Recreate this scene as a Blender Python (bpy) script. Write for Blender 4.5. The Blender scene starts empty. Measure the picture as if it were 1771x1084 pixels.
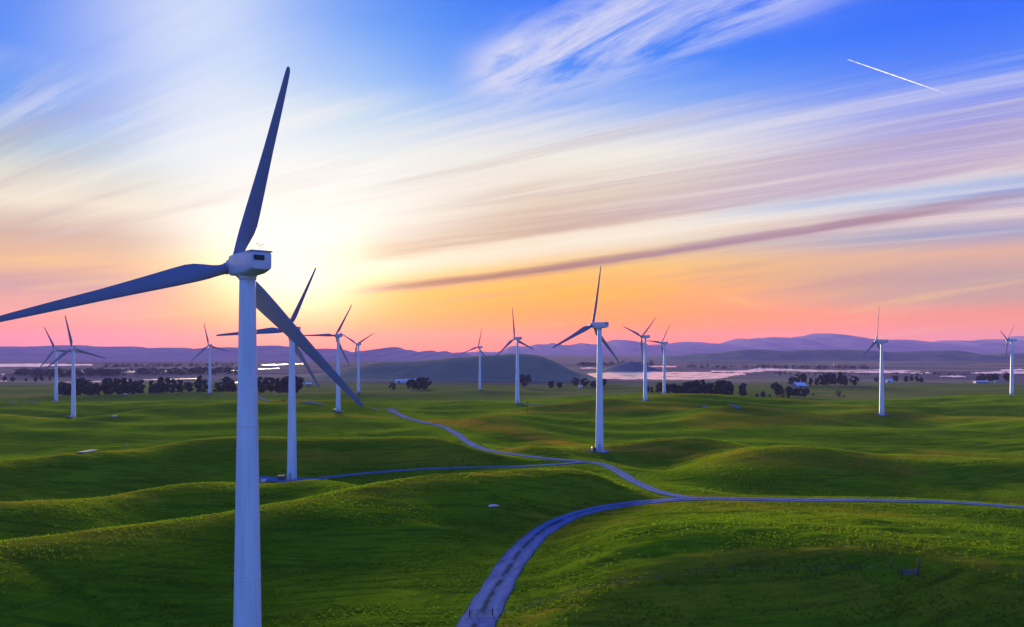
import bpy, bmesh, math, random
import numpy as np
from mathutils import Vector, Matrix

random.seed(7)
RNG = np.random.default_rng(7)
scene = bpy.context.scene
COL = scene.collection
R = math.radians

# ------------------------------------------------------------------ survey frame
# Metres.  The drone hovers at (0, 0, ZC) looking along +Y.  Sight lines taken
# from the photograph (u, v) are turned into places on the ground below.
F, CU, CV, ZC = 1400.0, 885.5, 605.0, 42.0
PLAIN = -10.0
SUN_AZ, SUN_EL = R(-14.5), R(6.5)


def at_dist(u, v, Y):
    return ((u - CU) / F * Y, Y, ZC - (v - CV) / F * Y)


def on_level(u, v, z):
    Y = F * (ZC - z) / (v - CV)
    return ((u - CU) / F * Y, Y)


# ------------------------------------------------------------------ scene helpers
def obj(name, me, mat=None, parent=None):
    if isinstance(me, bmesh.types.BMesh):
        m = bpy.data.meshes.new(name)
        me.to_mesh(m)
        me.free()
        me = m
    o = bpy.data.objects.new(name, me)
    COL.objects.link(o)
    if mat is not None and len(me.materials) == 0:
        me.materials.append(mat)
    if parent is not None:
        o.parent = parent
    return o


def tag(o, label, cat, group=None):
    o['label'] = label
    o['category'] = cat
    if group:
        o['group'] = group
    return o


def thing(name, label, cat, loc=(0, 0, 0), rz=0.0, group=None):
    o = bpy.data.objects.new(name, None)
    o.empty_display_size = 1.0
    COL.objects.link(o)
    o.location = loc
    o.rotation_euler = (0, 0, rz)
    return tag(o, label, cat, group)


def structure(name, me, mat):
    o = obj(name, me, mat)
    o['kind'] = 'structure'
    return o


def grid_mesh(name, co, nr, nc, smooth=True, uv=None):
    """co: (nr*nc, 3) array -> quad grid mesh."""
    me = bpy.data.meshes.new(name)
    i = np.arange(nr - 1)[:, None] * nc + np.arange(nc - 1)[None, :]
    quads = np.stack([i, i + 1, i + nc + 1, i + nc], -1).reshape(-1, 4)
    nf = len(quads)
    me.vertices.add(len(co))
    me.vertices.foreach_set('co', np.asarray(co, dtype=np.float32).ravel())
    me.loops.add(nf * 4)
    me.loops.foreach_set('vertex_index', quads.ravel().astype(np.int32))
    me.polygons.add(nf)
    me.polygons.foreach_set('loop_start', (np.arange(nf) * 4).astype(np.int32))
    me.polygons.foreach_set('use_smooth', np.full(nf, smooth))
    me.update(calc_edges=True)
    if uv is not None:
        l = me.uv_layers.new(name='UVMap')
        l.data.foreach_set('uv', np.asarray(uv, dtype=np.float32)[quads.ravel()].ravel())
    me.validate()
    return me


def add_box(bm, c, s, rot=None):
    m = Matrix.LocRotScale(Vector(c), rot, Vector(s))
    return bmesh.ops.create_cube(bm, size=1.0, matrix=m)['verts']


def add_rod(bm, a, b, r0, r1=None, n=8):
    a, b = Vector(a), Vector(b)
    d = b - a
    q = d.to_track_quat('Z', 'Y')
    m = Matrix.Translation((a + b) / 2) @ q.to_matrix().to_4x4()
    return bmesh.ops.create_cone(bm, cap_ends=True, segments=n, radius1=r0, radius2=r0 if r1 is None else r1, depth=d.length, matrix=m)['verts']


def add_lathe(bm, prof, n=32, cap=True):
    rings = []
    for r, z in prof:
        rings.append([bm.verts.new((r * math.cos(2 * math.pi * k / n), r * math.sin(2 * math.pi * k / n), z)) for k in range(n)])
    for a, b in zip(rings, rings[1:]):
        for k in range(n):
            bm.faces.new((a[k], a[(k + 1) % n], b[(k + 1) % n], b[k]))
    if cap:
        bm.faces.new(rings[0][::-1])
        bm.faces.new(rings[-1])
    return rings


def smooth_bm(bm, ang=40):
    for f in bm.faces:
        f.smooth = True
    for e in bm.edges:
        if len(e.link_faces) == 2 and e.calc_face_angle(0) > R(ang):
            e.smooth = False


# ------------------------------------------------------------------ node helpers
class S:
    """A node socket with arithmetic."""
    def __init__(self, t, s):
        self.t, self.s = t, s

    def _op(self, op, *a):
        n = self.t.nodes.new('ShaderNodeMath')
        n.operation = op
        for k, x in enumerate((self,) + a):
            if isinstance(x, S):
                self.t.links.new(x.s, n.inputs[k])
            else:
                n.inputs[k].default_value = x
        return S(self.t, n.outputs[0])

    def __add__(self, o): return self._op('ADD', o)
    __radd__ = __add__
    def __sub__(self, o): return self._op('SUBTRACT', o)
    def __rsub__(self, o): return (self * -1.0) + o
    def __mul__(self, o): return self._op('MULTIPLY', o)
    __rmul__ = __mul__
    def __truediv__(self, o): return self._op('DIVIDE', o)
    def max(self, o): return self._op('MAXIMUM', o)
    def min(self, o): return self._op('MINIMUM', o)
    def pow(self, o): return self._op('POWER', o)
    def exp(self): return self._op('EXPONENT')
    def sqrt(self): return self._op('SQRT')
    def abs(self): return self._op('ABSOLUTE')
    def atan2(self, o): return self._op('ARCTAN2', o)

    def gauss(self, c, w):
        d = (self - c) / w
        return (d * d * -1.0).exp()

    def step(self, a, b, lo=0.0, hi=1.0):
        n = self.t.nodes.new('ShaderNodeMapRange')
        n.interpolation_type = 'SMOOTHSTEP'
        self.t.links.new(self.s, n.inputs['Value'])
        for k, x in (('From Min', a), ('From Max', b), ('To Min', lo), ('To Max', hi)):
            if isinstance(x, S):
                self.t.links.new(x.s, n.inputs[k])
            else:
                n.inputs[k].default_value = x
        return S(self.t, n.outputs['Result'])


def lin(c):
    return tuple(((x / 255 / 12.92) if x / 255 <= 0.04045 else ((x / 255 + 0.055) / 1.055) ** 2.4) for x in c)


def ramp(t, fac, stops, raw=False):
    n = t.nodes.new('ShaderNodeValToRGB')
    n.color_ramp.interpolation = 'EASE' if raw == 'ease' else 'LINEAR'
    e = n.color_ramp.elements
    while len(e) < len(stops):
        e.new(0.5)
    for k, (p, c) in enumerate(stops):
        e[k].position = p
    for k, (p, c) in enumerate(stops):
        e[k].color = (*(c if raw else lin(c)), 1)
    t.links.new(fac.s, n.inputs[0])
    return n.outputs[0]


def mixc(t, fac, a, b, blend='MIX'):
    n = t.nodes.new('ShaderNodeMix')
    n.data_type = 'RGBA'
    n.blend_type = blend
    n.clamp_factor = True
    for k, x in ((0, fac), (6, a), (7, b)):
        if isinstance(x, S):
            x = x.s
        if isinstance(x, bpy.types.NodeSocket):
            t.links.new(x, n.inputs[k])
        elif isinstance(x, (int, float)):
            n.inputs[k].default_value = x
        else:
            n.inputs[k].default_value = (*x, 1)
    return n.outputs[2]


def xyz(t, x, y, z=0.0):
    n = t.nodes.new('ShaderNodeCombineXYZ')
    for k, q in enumerate((x, y, z)):
        if isinstance(q, S):
            t.links.new(q.s, n.inputs[k])
        else:
            n.inputs[k].default_value = q
    return n.outputs[0]


def noise(t, vec, scale=1.0, detail=4.0, rough=0.55, dist=0.0):
    n = t.nodes.new('ShaderNodeTexNoise')
    n.inputs['Scale'].default_value = scale
    n.inputs['Detail'].default_value = detail
    n.inputs['Roughness'].default_value = rough
    n.inputs['Distortion'].default_value = dist
    t.links.new(vec, n.inputs['Vector'])
    return S(t, n.outputs[0])


def sep(t, vec):
    n = t.nodes.new('ShaderNodeSeparateXYZ')
    t.links.new(vec, n.inputs[0])
    return [S(t, o) for o in n.outputs]


def new_mat(name):
    m = bpy.data.materials.new(name)
    m.use_nodes = True
    t = m.node_tree
    return m, t, t.nodes['Principled BSDF']


def bump(t, b, h, strength, dist):
    n = t.nodes.new('ShaderNodeBump')
    n.inputs['Strength'].default_value = strength
    n.inputs['Distance'].default_value = dist
    t.links.new(h.s, n.inputs['Height'])
    t.links.new(n.outputs[0], b.inputs['Normal'])
    return n


def plain_mat(name, c, rough=0.6, metal=0.0, var=0.12, scale=3.0, obj_space=True):
    m, t, b = new_mat(name)
    tc = t.nodes.new('ShaderNodeTexCoord')
    f = noise(t, tc.outputs['Object'], scale, 5, 0.6)
    lo = tuple(x * (1 - var) for x in c)
    hi = tuple(min(1, x * (1 + var)) for x in c)
    t.links.new(mixc(t, f.step(0.3, 0.7), lo, hi), b.inputs['Base Color'])
    b.inputs['Roughness'].default_value = rough
    b.inputs['Metallic'].default_value = metal
    return m


# ------------------------------------------------------------------ terrain heights
# crest lines of the grass hills: (sight line points, crest height, rise, near width, far width)
CRESTS = [
    ([(-60, 1000), (0, 981), (150, 956), (400, 918), (560, 886), (720, 866), (885, 850), (1010, 842)], 3.0, 5.0, 34, 15),
    ([(-60, 904), (0, 895), (100, 881), (250, 857), (400, 843), (520, 838)], 2.5, 5.0, 30, 14),
    ([(-60, 812), (0, 808), (100, 802), (250, 791), (400, 783), (520, 788), (700, 784), (840, 790)], 2.0, 5.5, 36, 16),
    ([(-60, 728), (0, 726), (130, 723), (250, 721), (400, 717), (520, 716), (600, 719)], -5.5, 5.0, 55, 30),
    ([(840, 736), (890, 746), (950, 762)], 0.0, 2.0, 34, 20),
    ([(930, 776), (1000, 772), (1100, 767), (1200, 768), (1300, 780)], 3.5, 4.2, 36, 24),
    ([(1260, 800), (1400, 792), (1480, 786), (1600, 783), (1700, 788), (1830, 800)], 4.0, 4.4, 42, 24),
    ([(860, 722), (960, 709), (1060, 704), (1180, 708)], 0.5, 4.0, 55, 28),
    ([(1210, 742), (1290, 729), (1400, 722), (1525, 719), (1650, 724), (1830, 738)], -3.0, 4.5, 50, 26),
    ([(1130, 697), (1200, 692), (1300, 689), (1400, 696), (1500, 706)], -1.5, 2.0, 60, 34),
    ([(855, 1072), (985, 1033), (1100, 1011), (1265, 992), (1450, 988), (1600, 1000), (1771, 1040)], 2.0, 3.2, 12, 40),
    ([(985, 915), (1080, 893), (1200, 884), (1330, 888), (1480, 905)], 1.5, 1.6, 45, 16),
    ([(0, 686), (150, 684), (320, 681), (500, 683), (700, 682)], -5.5, 3.0, 60, 40),
]
# turbines: (u of tower foot, v of foot, v of hub, rotor phase)
TURBINES = [
    (428, 1253, 456.5, 13.6), (505, 832, 571, 25), (1037, 780, 562, 7.5), (127, 723, 602, -12),
    (1525, 717, 590, 2), (585, 712, 580, 29), (895, 698, 585, -9), (1116, 693, 582, 48),
    (97, 695, 605, -24), (363, 680, 597, -14), (620, 679, 595, 60), (1149, 681, 593, 35),
    (830, 674, 600, 12), (1750, 683, 588, 50),
]
HUB_H = 50.0


def sstep(x, a, b):
    t = np.clip((x - a) / (b - a), 0, 1)
    return t * t * (3 - 2 * t)


def crest_xy(c):
    return np.array([on_level(u, v, c[1]) for u, v in c[0]])


def line_dist(x, y, P):
    best = np.full(x.shape, 1e18)
    by = np.zeros(x.shape)
    for (x0, y0), (x1, y1) in zip(P, P[1:]):
        dx, dy = x1 - x0, y1 - y0
        t = np.clip(((x - x0) * dx + (y - y0) * dy) / (dx * dx + dy * dy), 0, 1)
        cx, cy = x0 + t * dx, y0 + t * dy
        d = (x - cx) ** 2 + (y - cy) ** 2
        k = d < best
        best = np.where(k, d, best)
        by = np.where(k, cy, by)
    return np.sqrt(best), by


def dense(P, n=8):
    P = np.asarray(P, float)
    Q = np.vstack([2 * P[0] - P[1], P, 2 * P[-1] - P[-2]])
    out = []
    for i in range(1, len(Q) - 2):
        p0, p1, p2, p3 = Q[i - 1:i + 3]
        for k in range(n):
            t = k / n
            out.append(0.5 * (2 * p1 + (p2 - p0) * t + (2 * p0 - 5 * p1 + 4 * p2 - p3) * t * t + (3 * p1 - p0 - 3 * p2 + p3) * t ** 3))
    out.append(P[-1])
    return np.array(out)


CREST_LINES = [(dense(crest_xy(c), 2), c[2], c[3], c[4]) for c in CRESTS]
# road sight lines with the height of the road bed: name, [(u, v, z)], half widths (start, end), lift, grass strip
ROADS = [
    ('gravel_road', [(806, 1110, 0.0), (822, 1084, 0.2), (845, 1040, 0.5), (862, 1010, 0.8), (885, 976, 1.1), (910, 944, 1.4), (940, 917, 1.8), (985, 893, 2.2), (1050, 877, 2.6), (1120, 868.5, 3.0), (1180, 863, 3.3), (1240, 862, 3.5), (1320, 863.5, 3.7), (1420, 865, 3.9), (1520, 865.5, 4.0), (1620, 867.5, 4.1), (1700, 872, 4.1), (1790, 879, 4.1), (1920, 890, 4.0), (2100, 906, 3.8)], (3.1, 1.6), 0.07, 0.7),
    ('gravel_road', [(1200, 862.5, 3.4), (1165, 857, 3.2), (1130, 848, 3.0), (1095, 831, 2.7), (1062, 811, 2.5), (1030, 800, 2.4), (985, 797, 2.5), (930, 791, 2.6), (880, 785, 2.5), (840, 778, 2.2), (812, 766, 1.6), (788, 749, 0.6), (760, 736, 0.2), (725, 729, 0.3), (695, 719, -0.3), (672, 707, -1.0)], (1.8, 2.3), 0.10, 0.25),
    ('gravel_track', [(1012, 799, 2.4), (975, 803, 2.2), (920, 806, 1.8), (860, 808, 1.3), (790, 809, 0.9), (720, 812, 0.5), (650, 817, 0.0), (590, 823, -0.6), (548, 828, -1.0), (515, 832, -1.3)], (1.3, 2.0), 0.12, 0.4),
]
BEDS = []
for nm, pts, hw, lift, gs in ROADS:
    q = dense([(*on_level(u, v, z), z) for u, v, z in pts], 3)
    BEDS.append(q)
WAVES = []
for k in range(26):
    lam = 38 + 240 * RNG.random() ** 2
    a = RNG.normal(0, 0.55) + (0.25 if k % 2 else -0.2)
    WAVES.append((math.sin(a) * 2 * math.pi / lam, math.cos(a) * 2 * math.pi / lam, RNG.random() * 6.283, 0.0036 * lam))
PADS = []


def H0(x, y, want_w=False):
    x = np.asarray(x, float)
    y = np.asarray(y, float)
    edge = 700 + 40 * np.sin(x / 170.0 + 0.6) + 25 * np.sin(x / 67.0)
    k = sstep(y, edge - 60, edge + 190)
    z = PLAIN * k
    und = np.zeros(x.shape)
    for kx, ky, ph, am in WAVES:
        und += am * np.sin(kx * x + ky * y + ph)
    z += und * (1 - k) * 0.8
    for P, am, sn, sf in CREST_LINES:
        d, cy = line_dist(x, y, P)
        side = 0.5 + 0.5 * np.clip((cy - y) / (d + 1e-6), -1, 1)
        side = side * side * (3 - 2 * side)
        s = sf + (sn - sf) * side
        z += np.where(P[:, 1].mean() < 330, 1.8, 1.5) * am * np.exp(-(d / s) ** 2)
    z -= 2.6 * (1 - k)
    z -= 6.0 * (1 - sstep(y, 10, 100))
    num, den, wr = np.zeros(x.shape), np.zeros(x.shape), np.zeros(x.shape)
    for q in BEDS:
        best = np.full(x.shape, 1e18)
        bz = np.zeros(x.shape)
        for a, b in zip(q, q[1:]):
            dx, dy = b[0] - a[0], b[1] - a[1]
            t = np.clip(((x - a[0]) * dx + (y - a[1]) * dy) / (dx * dx + dy * dy), 0, 1)
            # ground nearer the viewer than the road settles to it over a longer run
            ex, ey = x - a[0] - t * dx, y - a[1] - t * dy
            ey = np.where(ey < 0, ey * 0.55, ey * 1.0)
            d = ex * ex + ey * ey
            k = d < best
            best = np.where(k, d, best)
            bz = np.where(k, a[2] + t * (b[2] - a[2]), bz)
        d = np.sqrt(best)
        w = np.exp(-(np.maximum(d - 3.5, 0) / 13.0) ** 2)
        w2 = 1.0 / (best + 0.5)
        num += w2 * w * (bz - z)
        wr = np.maximum(wr, w)
        den += w2
    z = z + num / den
    return (z, wr) if want_w else z


def H(x, y):
    z, wr = H0(x, y, True)
    for px, py, w, s in PADS:
        z = z + (1 - wr) * w * np.exp(-((x - px) ** 2 + (y - py) ** 2) / (s * s))
    return z


TPOS = []
for u, vb, vh, ph in TURBINES:
    D = HUB_H * F / (vb - vh)
    TPOS.append(at_dist(u, vb, D))
A = np.array(TPOS)
sig = np.clip(A[:, 1] * 0.11, 26, 75)
h0, wr0 = H0(A[:, 0], A[:, 1], True)
K = np.exp(-((A[:, 0][:, None] - A[:, 0][None]) ** 2 + (A[:, 1][:, None] - A[:, 1][None]) ** 2) / sig[None] ** 2)
for (x, y, z), w, s in zip(TPOS, np.linalg.lstsq(K * (1 - wr0)[:, None], A[:, 2] - h0, rcond=1e-3)[0], sig):
    PADS.append((x, y, w, s))

for i, f, w, sg_ in ((3, 0.955, -2.8, 18), (7, 0.929, -1.8, 15), (11, 0.955, -1.3, 22)):   # shallow hollows before three feet
    PADS.append((TPOS[i][0] * f, TPOS[i][1] * f, w, sg_))
_YS = np.concatenate([np.arange(60, 400, 0.5), np.geomspace(400, 9000, 2500)])


def hit(u, v):
    """where the sight line through (u, v) meets the ground"""
    xs = (u - CU) / F * _YS
    zr = ZC - (v - CV) / F * _YS
    d = zr - H(xs, _YS)
    k = int(np.argmax(d < 0))
    if d[k] >= 0:
        k = len(_YS) - 1
    k = max(k, 1)
    t = d[k - 1] / (d[k - 1] - d[k]) if d[k] != d[k - 1] else 0
    Y = _YS[k - 1] + t * (_YS[k] - _YS[k - 1])
    return ((u - CU) / F * Y, Y)


def Hs(x, y):
    return float(H(np.array([x]), np.array([y]))[0])


# ------------------------------------------------------------------ ground
DRY = [
    ([(745, 727), (800, 731), (870, 742), (950, 762), (1000, 772)], 7, 1.0),
    ([(880, 779), (1000, 774), (1040, 776)], 7, 1.0),
    ([(1060, 772), (1200, 785), (1330, 792), (1480, 800), (1560, 812)], 8, 0.8),
    ([(1400, 790), (1500, 786), (1620, 784), (1760, 792)], 9, 0.7),
    ([(980, 709), (1060, 706), (1160, 705)], 14, 0.7),
    ([(1240, 735), (1330, 727), (1420, 722)], 12, 0.7),
    ([(1190, 859), (1400, 861), (1771, 868)], 3.0, 0.7),
    ([(440, 787), (520, 790), (700, 790), (830, 800)], 5, 0.45),
    ([(560, 719), (620, 719), (660, 722)], 9, 0.6),
    ([(1000, 1060), (1300, 1030), (1500, 1035), (1771, 1050)], 7, 0.3),
]
rows = np.concatenate([np.linspace(-300, 60, 30), np.arange(62, 420, 0.9), np.geomspace(421, 1600, 380)[0:], np.geomspace(1610, 14000, 130)])
NC = 521
s = np.linspace(-1, 1, NC)
s = np.sign(s) * (np.abs(s) * 0.75 + 0.25 * np.abs(s) ** 3)
half = 190 + 1.02 * np.maximum(rows, 0)
GX = half[:, None] * s[None, :]
GY = np.repeat(rows[:, None], NC, 1)
gx, gy = GX.ravel(), GY.ravel()
gz = H(gx, gy)
# tussocks and cattle tracks: a small real relief on the nearer slopes
fine = np.zeros_like(gz)
for k in range(40):
    lam = 2.6 + 9 * RNG.random()
    a = RNG.normal(0.15, 0.5)
    fine += 0.0035 * lam * np.sin((math.sin(a) * gx + math.cos(a) * gy) * 2 * math.pi / lam + RNG.random() * 6.28 + 0.8 * np.sin(gx * (0.05 + 0.08 * RNG.random()) + k))
fine *= (1 - sstep(gy, 330, 460)) * (0.35 + 0.65 * sstep(np.sin(gx * 0.03 + 1) + np.sin(gy * 0.041 + gx * 0.017), -0.8, 1.2))
dry = np.zeros_like(gz)
for P, w, am in DRY:
    d, _ = line_dist(gx, gy, dense([hit(*p) for p in P], 3))
    dry = np.maximum(dry, am * np.exp(-(d / w) ** 2))
for P, am, sn, sf in CREST_LINES:
    d, _ = line_dist(gx, gy, P)
    dry = np.maximum(dry, 0.5 * np.exp(-(d / (0.28 * sn)) ** 2))
ROADMASK = np.zeros_like(gz)

# ------------------------------------------------------------------ roads
ROAD_LINES = []
for nm, pts, hw, lift, gs in ROADS:
    P = np.array([on_level(u, v, z) for u, v, z in pts])
    L = dense(P, 40)
    seg = np.concatenate([[0], np.cumsum(np.hypot(*np.diff(L, axis=0).T))])
    n = int(seg[-1] / 1.2)
    q = np.linspace(0, seg[-1], n)
    L = np.stack([np.interp(q, seg, L[:, 0]), np.interp(q, seg, L[:, 1])], 1)
    for _ in range(6):
        L[2:-2] = (L[:-4] + L[1:-3] + L[2:-2] + L[3:-1] + L[4:]) / 5
    ROAD_LINES.append(L)
    d, _ = line_dist(gx, gy, L[::6])
    ROADMASK = np.maximum(ROADMASK, np.exp(-(d / (max(hw) + 1.5)) ** 4))
fine *= 1 - ROADMASK
for (x, y, z) in TPOS:
    fine *= 1 - np.exp(-(((gx - x) ** 2 + (gy - y) ** 2) / 90.0) ** 2)
co = np.stack([gx, gy, gz + fine], 1)
gme = grid_mesh('ground', co, len(rows), NC)
at = gme.attributes.new('dry', 'FLOAT', 'POINT')
at.data.foreach_set('value', dry.astype(np.float32))


def ground_material():
    m, t, b = new_mat('pasture')
    tc = t.nodes.new('ShaderNodeTexCoord')
    ob = tc.outputs['Object']
    x, y, z = sep(t, ob)
    a = t.nodes.new('ShaderNodeAttribute')
    a.attribute_name = 'dry'
    dryf = S(t, a.outputs['Fac'])
    n1 = noise(t, ob, 0.012, 4, 0.55)
    n2 = noise(t, ob, 0.09, 5, 0.6)
    n3 = noise(t, xyz(t, x * 0.35, y * 0.9, z * 2.0), 1.0, 6, 0.7)
    # terraces worn along the slope: bands that follow height
    trk = noise(t, xyz(t, x * 0.03 + n1 * 2.0, y * 0.03, z * 3.2), 1.0, 4, 0.65)
    lin_ = noise(t, xyz(t, x * 0.045 + y * 0.03, y * 0.62 - x * 0.10), 1.0, 6, 0.7)
    g = mixc(t, n1.step(0.35, 0.66), (0.062, 0.128, 0.003), (0.125, 0.190, 0.004))
    g = mixc(t, n2.step(0.4, 0.75) * 0.55, g, (0.150, 0.200, 0.006))
    g = mixc(t, n3.step(0.50, 0.78) * 0.6, g, (0.036, 0.088, 0.003))
    g = mixc(t, trk.step(0.50, 0.64) * 0.65, g, (0.040, 0.090, 0.004))
    g = mixc(t, lin_.step(0.49, 0.62) * 0.72, g, (0.020, 0.058, 0.003))
    g = mixc(t, (1.0 - lin_.step(0.34, 0.46)) * 0.5, g, (0.120, 0.175, 0.008))
    straw = mixc(t, n3.step(0.35, 0.65), (0.20, 0.130, 0.008), (0.34, 0.180, 0.015))
    d = (dryf * 1.25 * (n2.step(0.2, 0.62) * 0.8 + 0.2) + (noise(t, ob, 0.03, 5, 0.65).step(0.62, 0.80) * 0.15)).min(1.0)
    g = mixc(t, d * 0.8, g, straw)
    # the low marsh plain past the hills: purple brown reed and pale pasture
    mp = noise(t, xyz(t, x * 0.0016, y * 0.0042), 1.0, 6, 0.62)
    mf = noise(t, xyz(t, x * 0.006, y * 0.016), 1.0, 5, 0.6)
    marsh = mixc(t, mp.step(0.40, 0.62), (0.095, 0.080, 0.105), (0.185, 0.165, 0.125))
    marsh = mixc(t, mf.step(0.5, 0.66) * 0.6, marsh, (0.045, 0.036, 0.065))
    past = mixc(t, mf.step(0.35, 0.65), (0.060, 0.098, 0.018), (0.115, 0.120, 0.035))
    far = mixc(t, (y + (n1 - 0.5) * 500.0).step(1120.0, 1420.0), past, marsh)
    k = (y + (n1 - 0.5) * 240.0).step(720.0, 900.0)
    # small tussocks and grazed spots
    n5 = noise(t, xyz(t, x * 0.55, y * 1.5), 1.0, 7, 0.75)
    g = mixc(t, n5.step(0.52, 0.70) * 0.45, g, (0.012, 0.040, 0.002))
    g = mixc(t, (1.0 - n5.step(0.30, 0.46)) * 0.45, g, (0.120, 0.195, 0.003))
    t.links.new(mixc(t, k, g, far), b.inputs['Base Color'])
    b.inputs['Roughness'].default_value = 0.95
    b.inputs['Specular IOR Level'].default_value = 0.0
    h = n3 * 0.30 + noise(t, ob, 1.3, 4, 0.65) * 0.28 + trk * 0.4
    bump(t, b, h, 0.55, 0.6)
    return m


structure('ground', gme, ground_material())


def grass_tufts():
    n = 260000
    yy = 100 + 250 * RNG.random(n) ** 0.8
    xx = (RNG.random(n) * 2 - 1) * (0.67 * yy + 12)
    cl = np.sin(xx * 0.11 + 2 * np.sin(yy * 0.05)) + np.sin(yy * 0.23 + np.sin(xx * 0.07) * 2) + RNG.normal(0, 0.8, n)
    keep = cl > -0.5
    for L in ROAD_LINES:
        d, _ = line_dist(xx, yy, L[::8])
        keep &= d > 3.9
    for (px, py, pz) in TPOS:
        keep &= (xx - px) ** 2 + (yy - py) ** 2 > 64
    xx, yy = xx[keep], yy[keep]
    n = len(xx)
    zz = H(xx, yy)
    nb = 4
    ang = RNG.random((n, nb)) * 6.283
    hh = (0.13 + 0.22 * RNG.random((n, 1)) ** 2) * (0.6 + 0.6 * RNG.random((n, nb)))
    ww = 0.07 + 0.10 * RNG.random((n, nb))
    ln = RNG.random((n, nb)) * 0.22
    ox, oy = RNG.normal(0, 0.14, (n, nb)), RNG.normal(0, 0.14, (n, nb))
    bx, by = xx[:, None] + ox, yy[:, None] + oy
    bz = np.repeat(zz[:, None], nb, 1) - 0.03
    ca, sa = np.cos(ang), np.sin(ang)
    v0 = np.stack([bx - ca * ww, by - sa * ww, bz], -1)
    v1 = np.stack([bx + ca * ww, by + sa * ww, bz], -1)
    v2 = np.stack([bx - sa * ln, by + ca * ln, bz + hh], -1)
    co = np.stack([v0, v1, v2], 2).reshape(-1, 3)
    nf = n * nb
    me = bpy.data.meshes.new('grass')
    me.vertices.add(nf * 3)
    me.vertices.foreach_set('co', co.astype(np.float32).ravel())
    me.loops.add(nf * 3)
    me.loops.foreach_set('vertex_index', np.arange(nf * 3, dtype=np.int32))
    me.polygons.add(nf)
    me.polygons.foreach_set('loop_start', np.arange(nf, dtype=np.int32) * 3)
    me.update(calc_edges=True)
    m, t, b = new_mat('grass_blades')
    g = t.nodes.new('ShaderNodeNewGeometry')
    f = S(t, g.outputs['Random Per Island'])
    tc = t.nodes.new('ShaderNodeTexCoord')
    f2 = noise(t, tc.outputs['Object'], 0.02, 4, 0.6)
    c = mixc(t, f, (0.065, 0.140, 0.004), (0.130, 0.210, 0.008))
    c = mixc(t, f2.step(0.5, 0.75) * 0.5, c, (0.15, 0.15, 0.008))
    t.links.new(c, b.inputs['Base Color'])
    b.inputs['Roughness'].default_value = 0.9
    b.inputs['Specular IOR Level'].default_value = 0.0
    tl = t.nodes.new('ShaderNodeBsdfTranslucent')      # thin blades let the low light through
    t.links.new(c, tl.inputs['Color'])
    mx = t.nodes.new('ShaderNodeMixShader')
    mx.inputs[0].default_value = 0.5
    t.links.new(b.outputs[0], mx.inputs[1])
    t.links.new(tl.outputs[0], mx.inputs[2])
    t.links.new(mx.outputs[0], t.nodes['Material Output'].inputs['Surface'])
    o = obj('grass', me, m)
    o['kind'] = 'stuff'
    o['label'] = 'short green tussocky grass covering the near slopes'


GRASS = grass_tufts


def road_material(strip):
    m, t, b = new_mat('gravel')
    tc = t.nodes.new('ShaderNodeTexCoord')
    ob = tc.outputs['Object']
    u, v, _ = sep(t, tc.outputs['UV'])
    n = noise(t, ob, 0.8, 6, 0.65)
    n2 = noise(t, ob, 0.16, 4, 0.6)
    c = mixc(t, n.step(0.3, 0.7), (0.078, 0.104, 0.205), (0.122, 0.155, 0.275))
    # wheel tracks packed smooth and pale, looser stone between
    rut = u.gauss(0.27, 0.10) + u.gauss(0.75, 0.10)
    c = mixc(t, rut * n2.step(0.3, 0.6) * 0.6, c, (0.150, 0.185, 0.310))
    w = noise(t, xyz(t, v * 0.05, 0.0), 1.0, 3)
    mid = (u + (w - 0.5) * 0.22).gauss(0.52, 0.085) * noise(t, xyz(t, u * 2.0, v * 0.16), 1.0, 5, 0.7).step(0.40, 0.52) * 1.2
    c = mixc(t, (mid * strip).min(1.0), c, (0.022, 0.036, 0.008))
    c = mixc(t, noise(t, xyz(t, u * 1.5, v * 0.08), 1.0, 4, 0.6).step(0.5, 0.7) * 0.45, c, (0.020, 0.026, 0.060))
    edge = ((u - 0.5).abs() + (n - 0.5) * 0.22).step(0.42, 0.50)
    c = mixc(t, edge * 0.9, c, (0.030, 0.055, 0.006))
    t.links.new(c, b.inputs['Base Color'])
    b.inputs['Roughness'].default_value = 0.9
    b.inputs['Specular IOR Level'].default_value = 0.0
    bump(t, b, n, 0.6, 0.12)
    return m


for (nm, pts, hw, lift, gs), L in zip(ROADS, ROAD_LINES):
    n = len(L)
    T = np.gradient(L, axis=0)
    T /= np.linalg.norm(T, axis=1)[:, None]
    N = np.stack([-T[:, 1], T[:, 0]], 1)
    f = np.linspace(0, 1, n)
    w0 = hw[0] + (hw[1] - hw[0]) * f
    wob = sum(np.sin(np.arange(n) * k + ph) * a for k, ph, a in ((0.11, 1, .16), (0.31, 2, .12), (0.73, 0, .10)))
    wob2 = sum(np.sin(np.arange(n) * k + ph) * a for k, ph, a in ((0.13, 3, .16), (0.27, 5, .12), (0.81, 2, .10)))
    NA = 13
    cc, uv = [], []
    for j in range(NA):
        a = -1 + 2 * j / (NA - 1)
        off = np.where(a < 0, a * (w0 + wob), a * (w0 + wob2))
        p = L + N * off[:, None]
        z = H(p[:, 0], p[:, 1]) + (lift + 0.0003 * p[:, 1]) * (1.0 - 0.75 * abs(a) ** 6) - 0.035 * math.exp(-((abs(a) - 0.5) / 0.15) ** 2)
        cc.append(np.column_stack([p, z]))
        uv.append(np.column_stack([np.full(n, j / (NA - 1)), np.arange(n) * 1.2]))
    cc = np.stack(cc, 1).reshape(-1, 3)
    uv = np.stack(uv, 1).reshape(-1, 2)
    structure(nm, grid_mesh(nm, cc[:, :], n, NA, uv=uv), road_material(gs))

GRASS()
M_GRAVEL = road_material(0.0)


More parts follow.
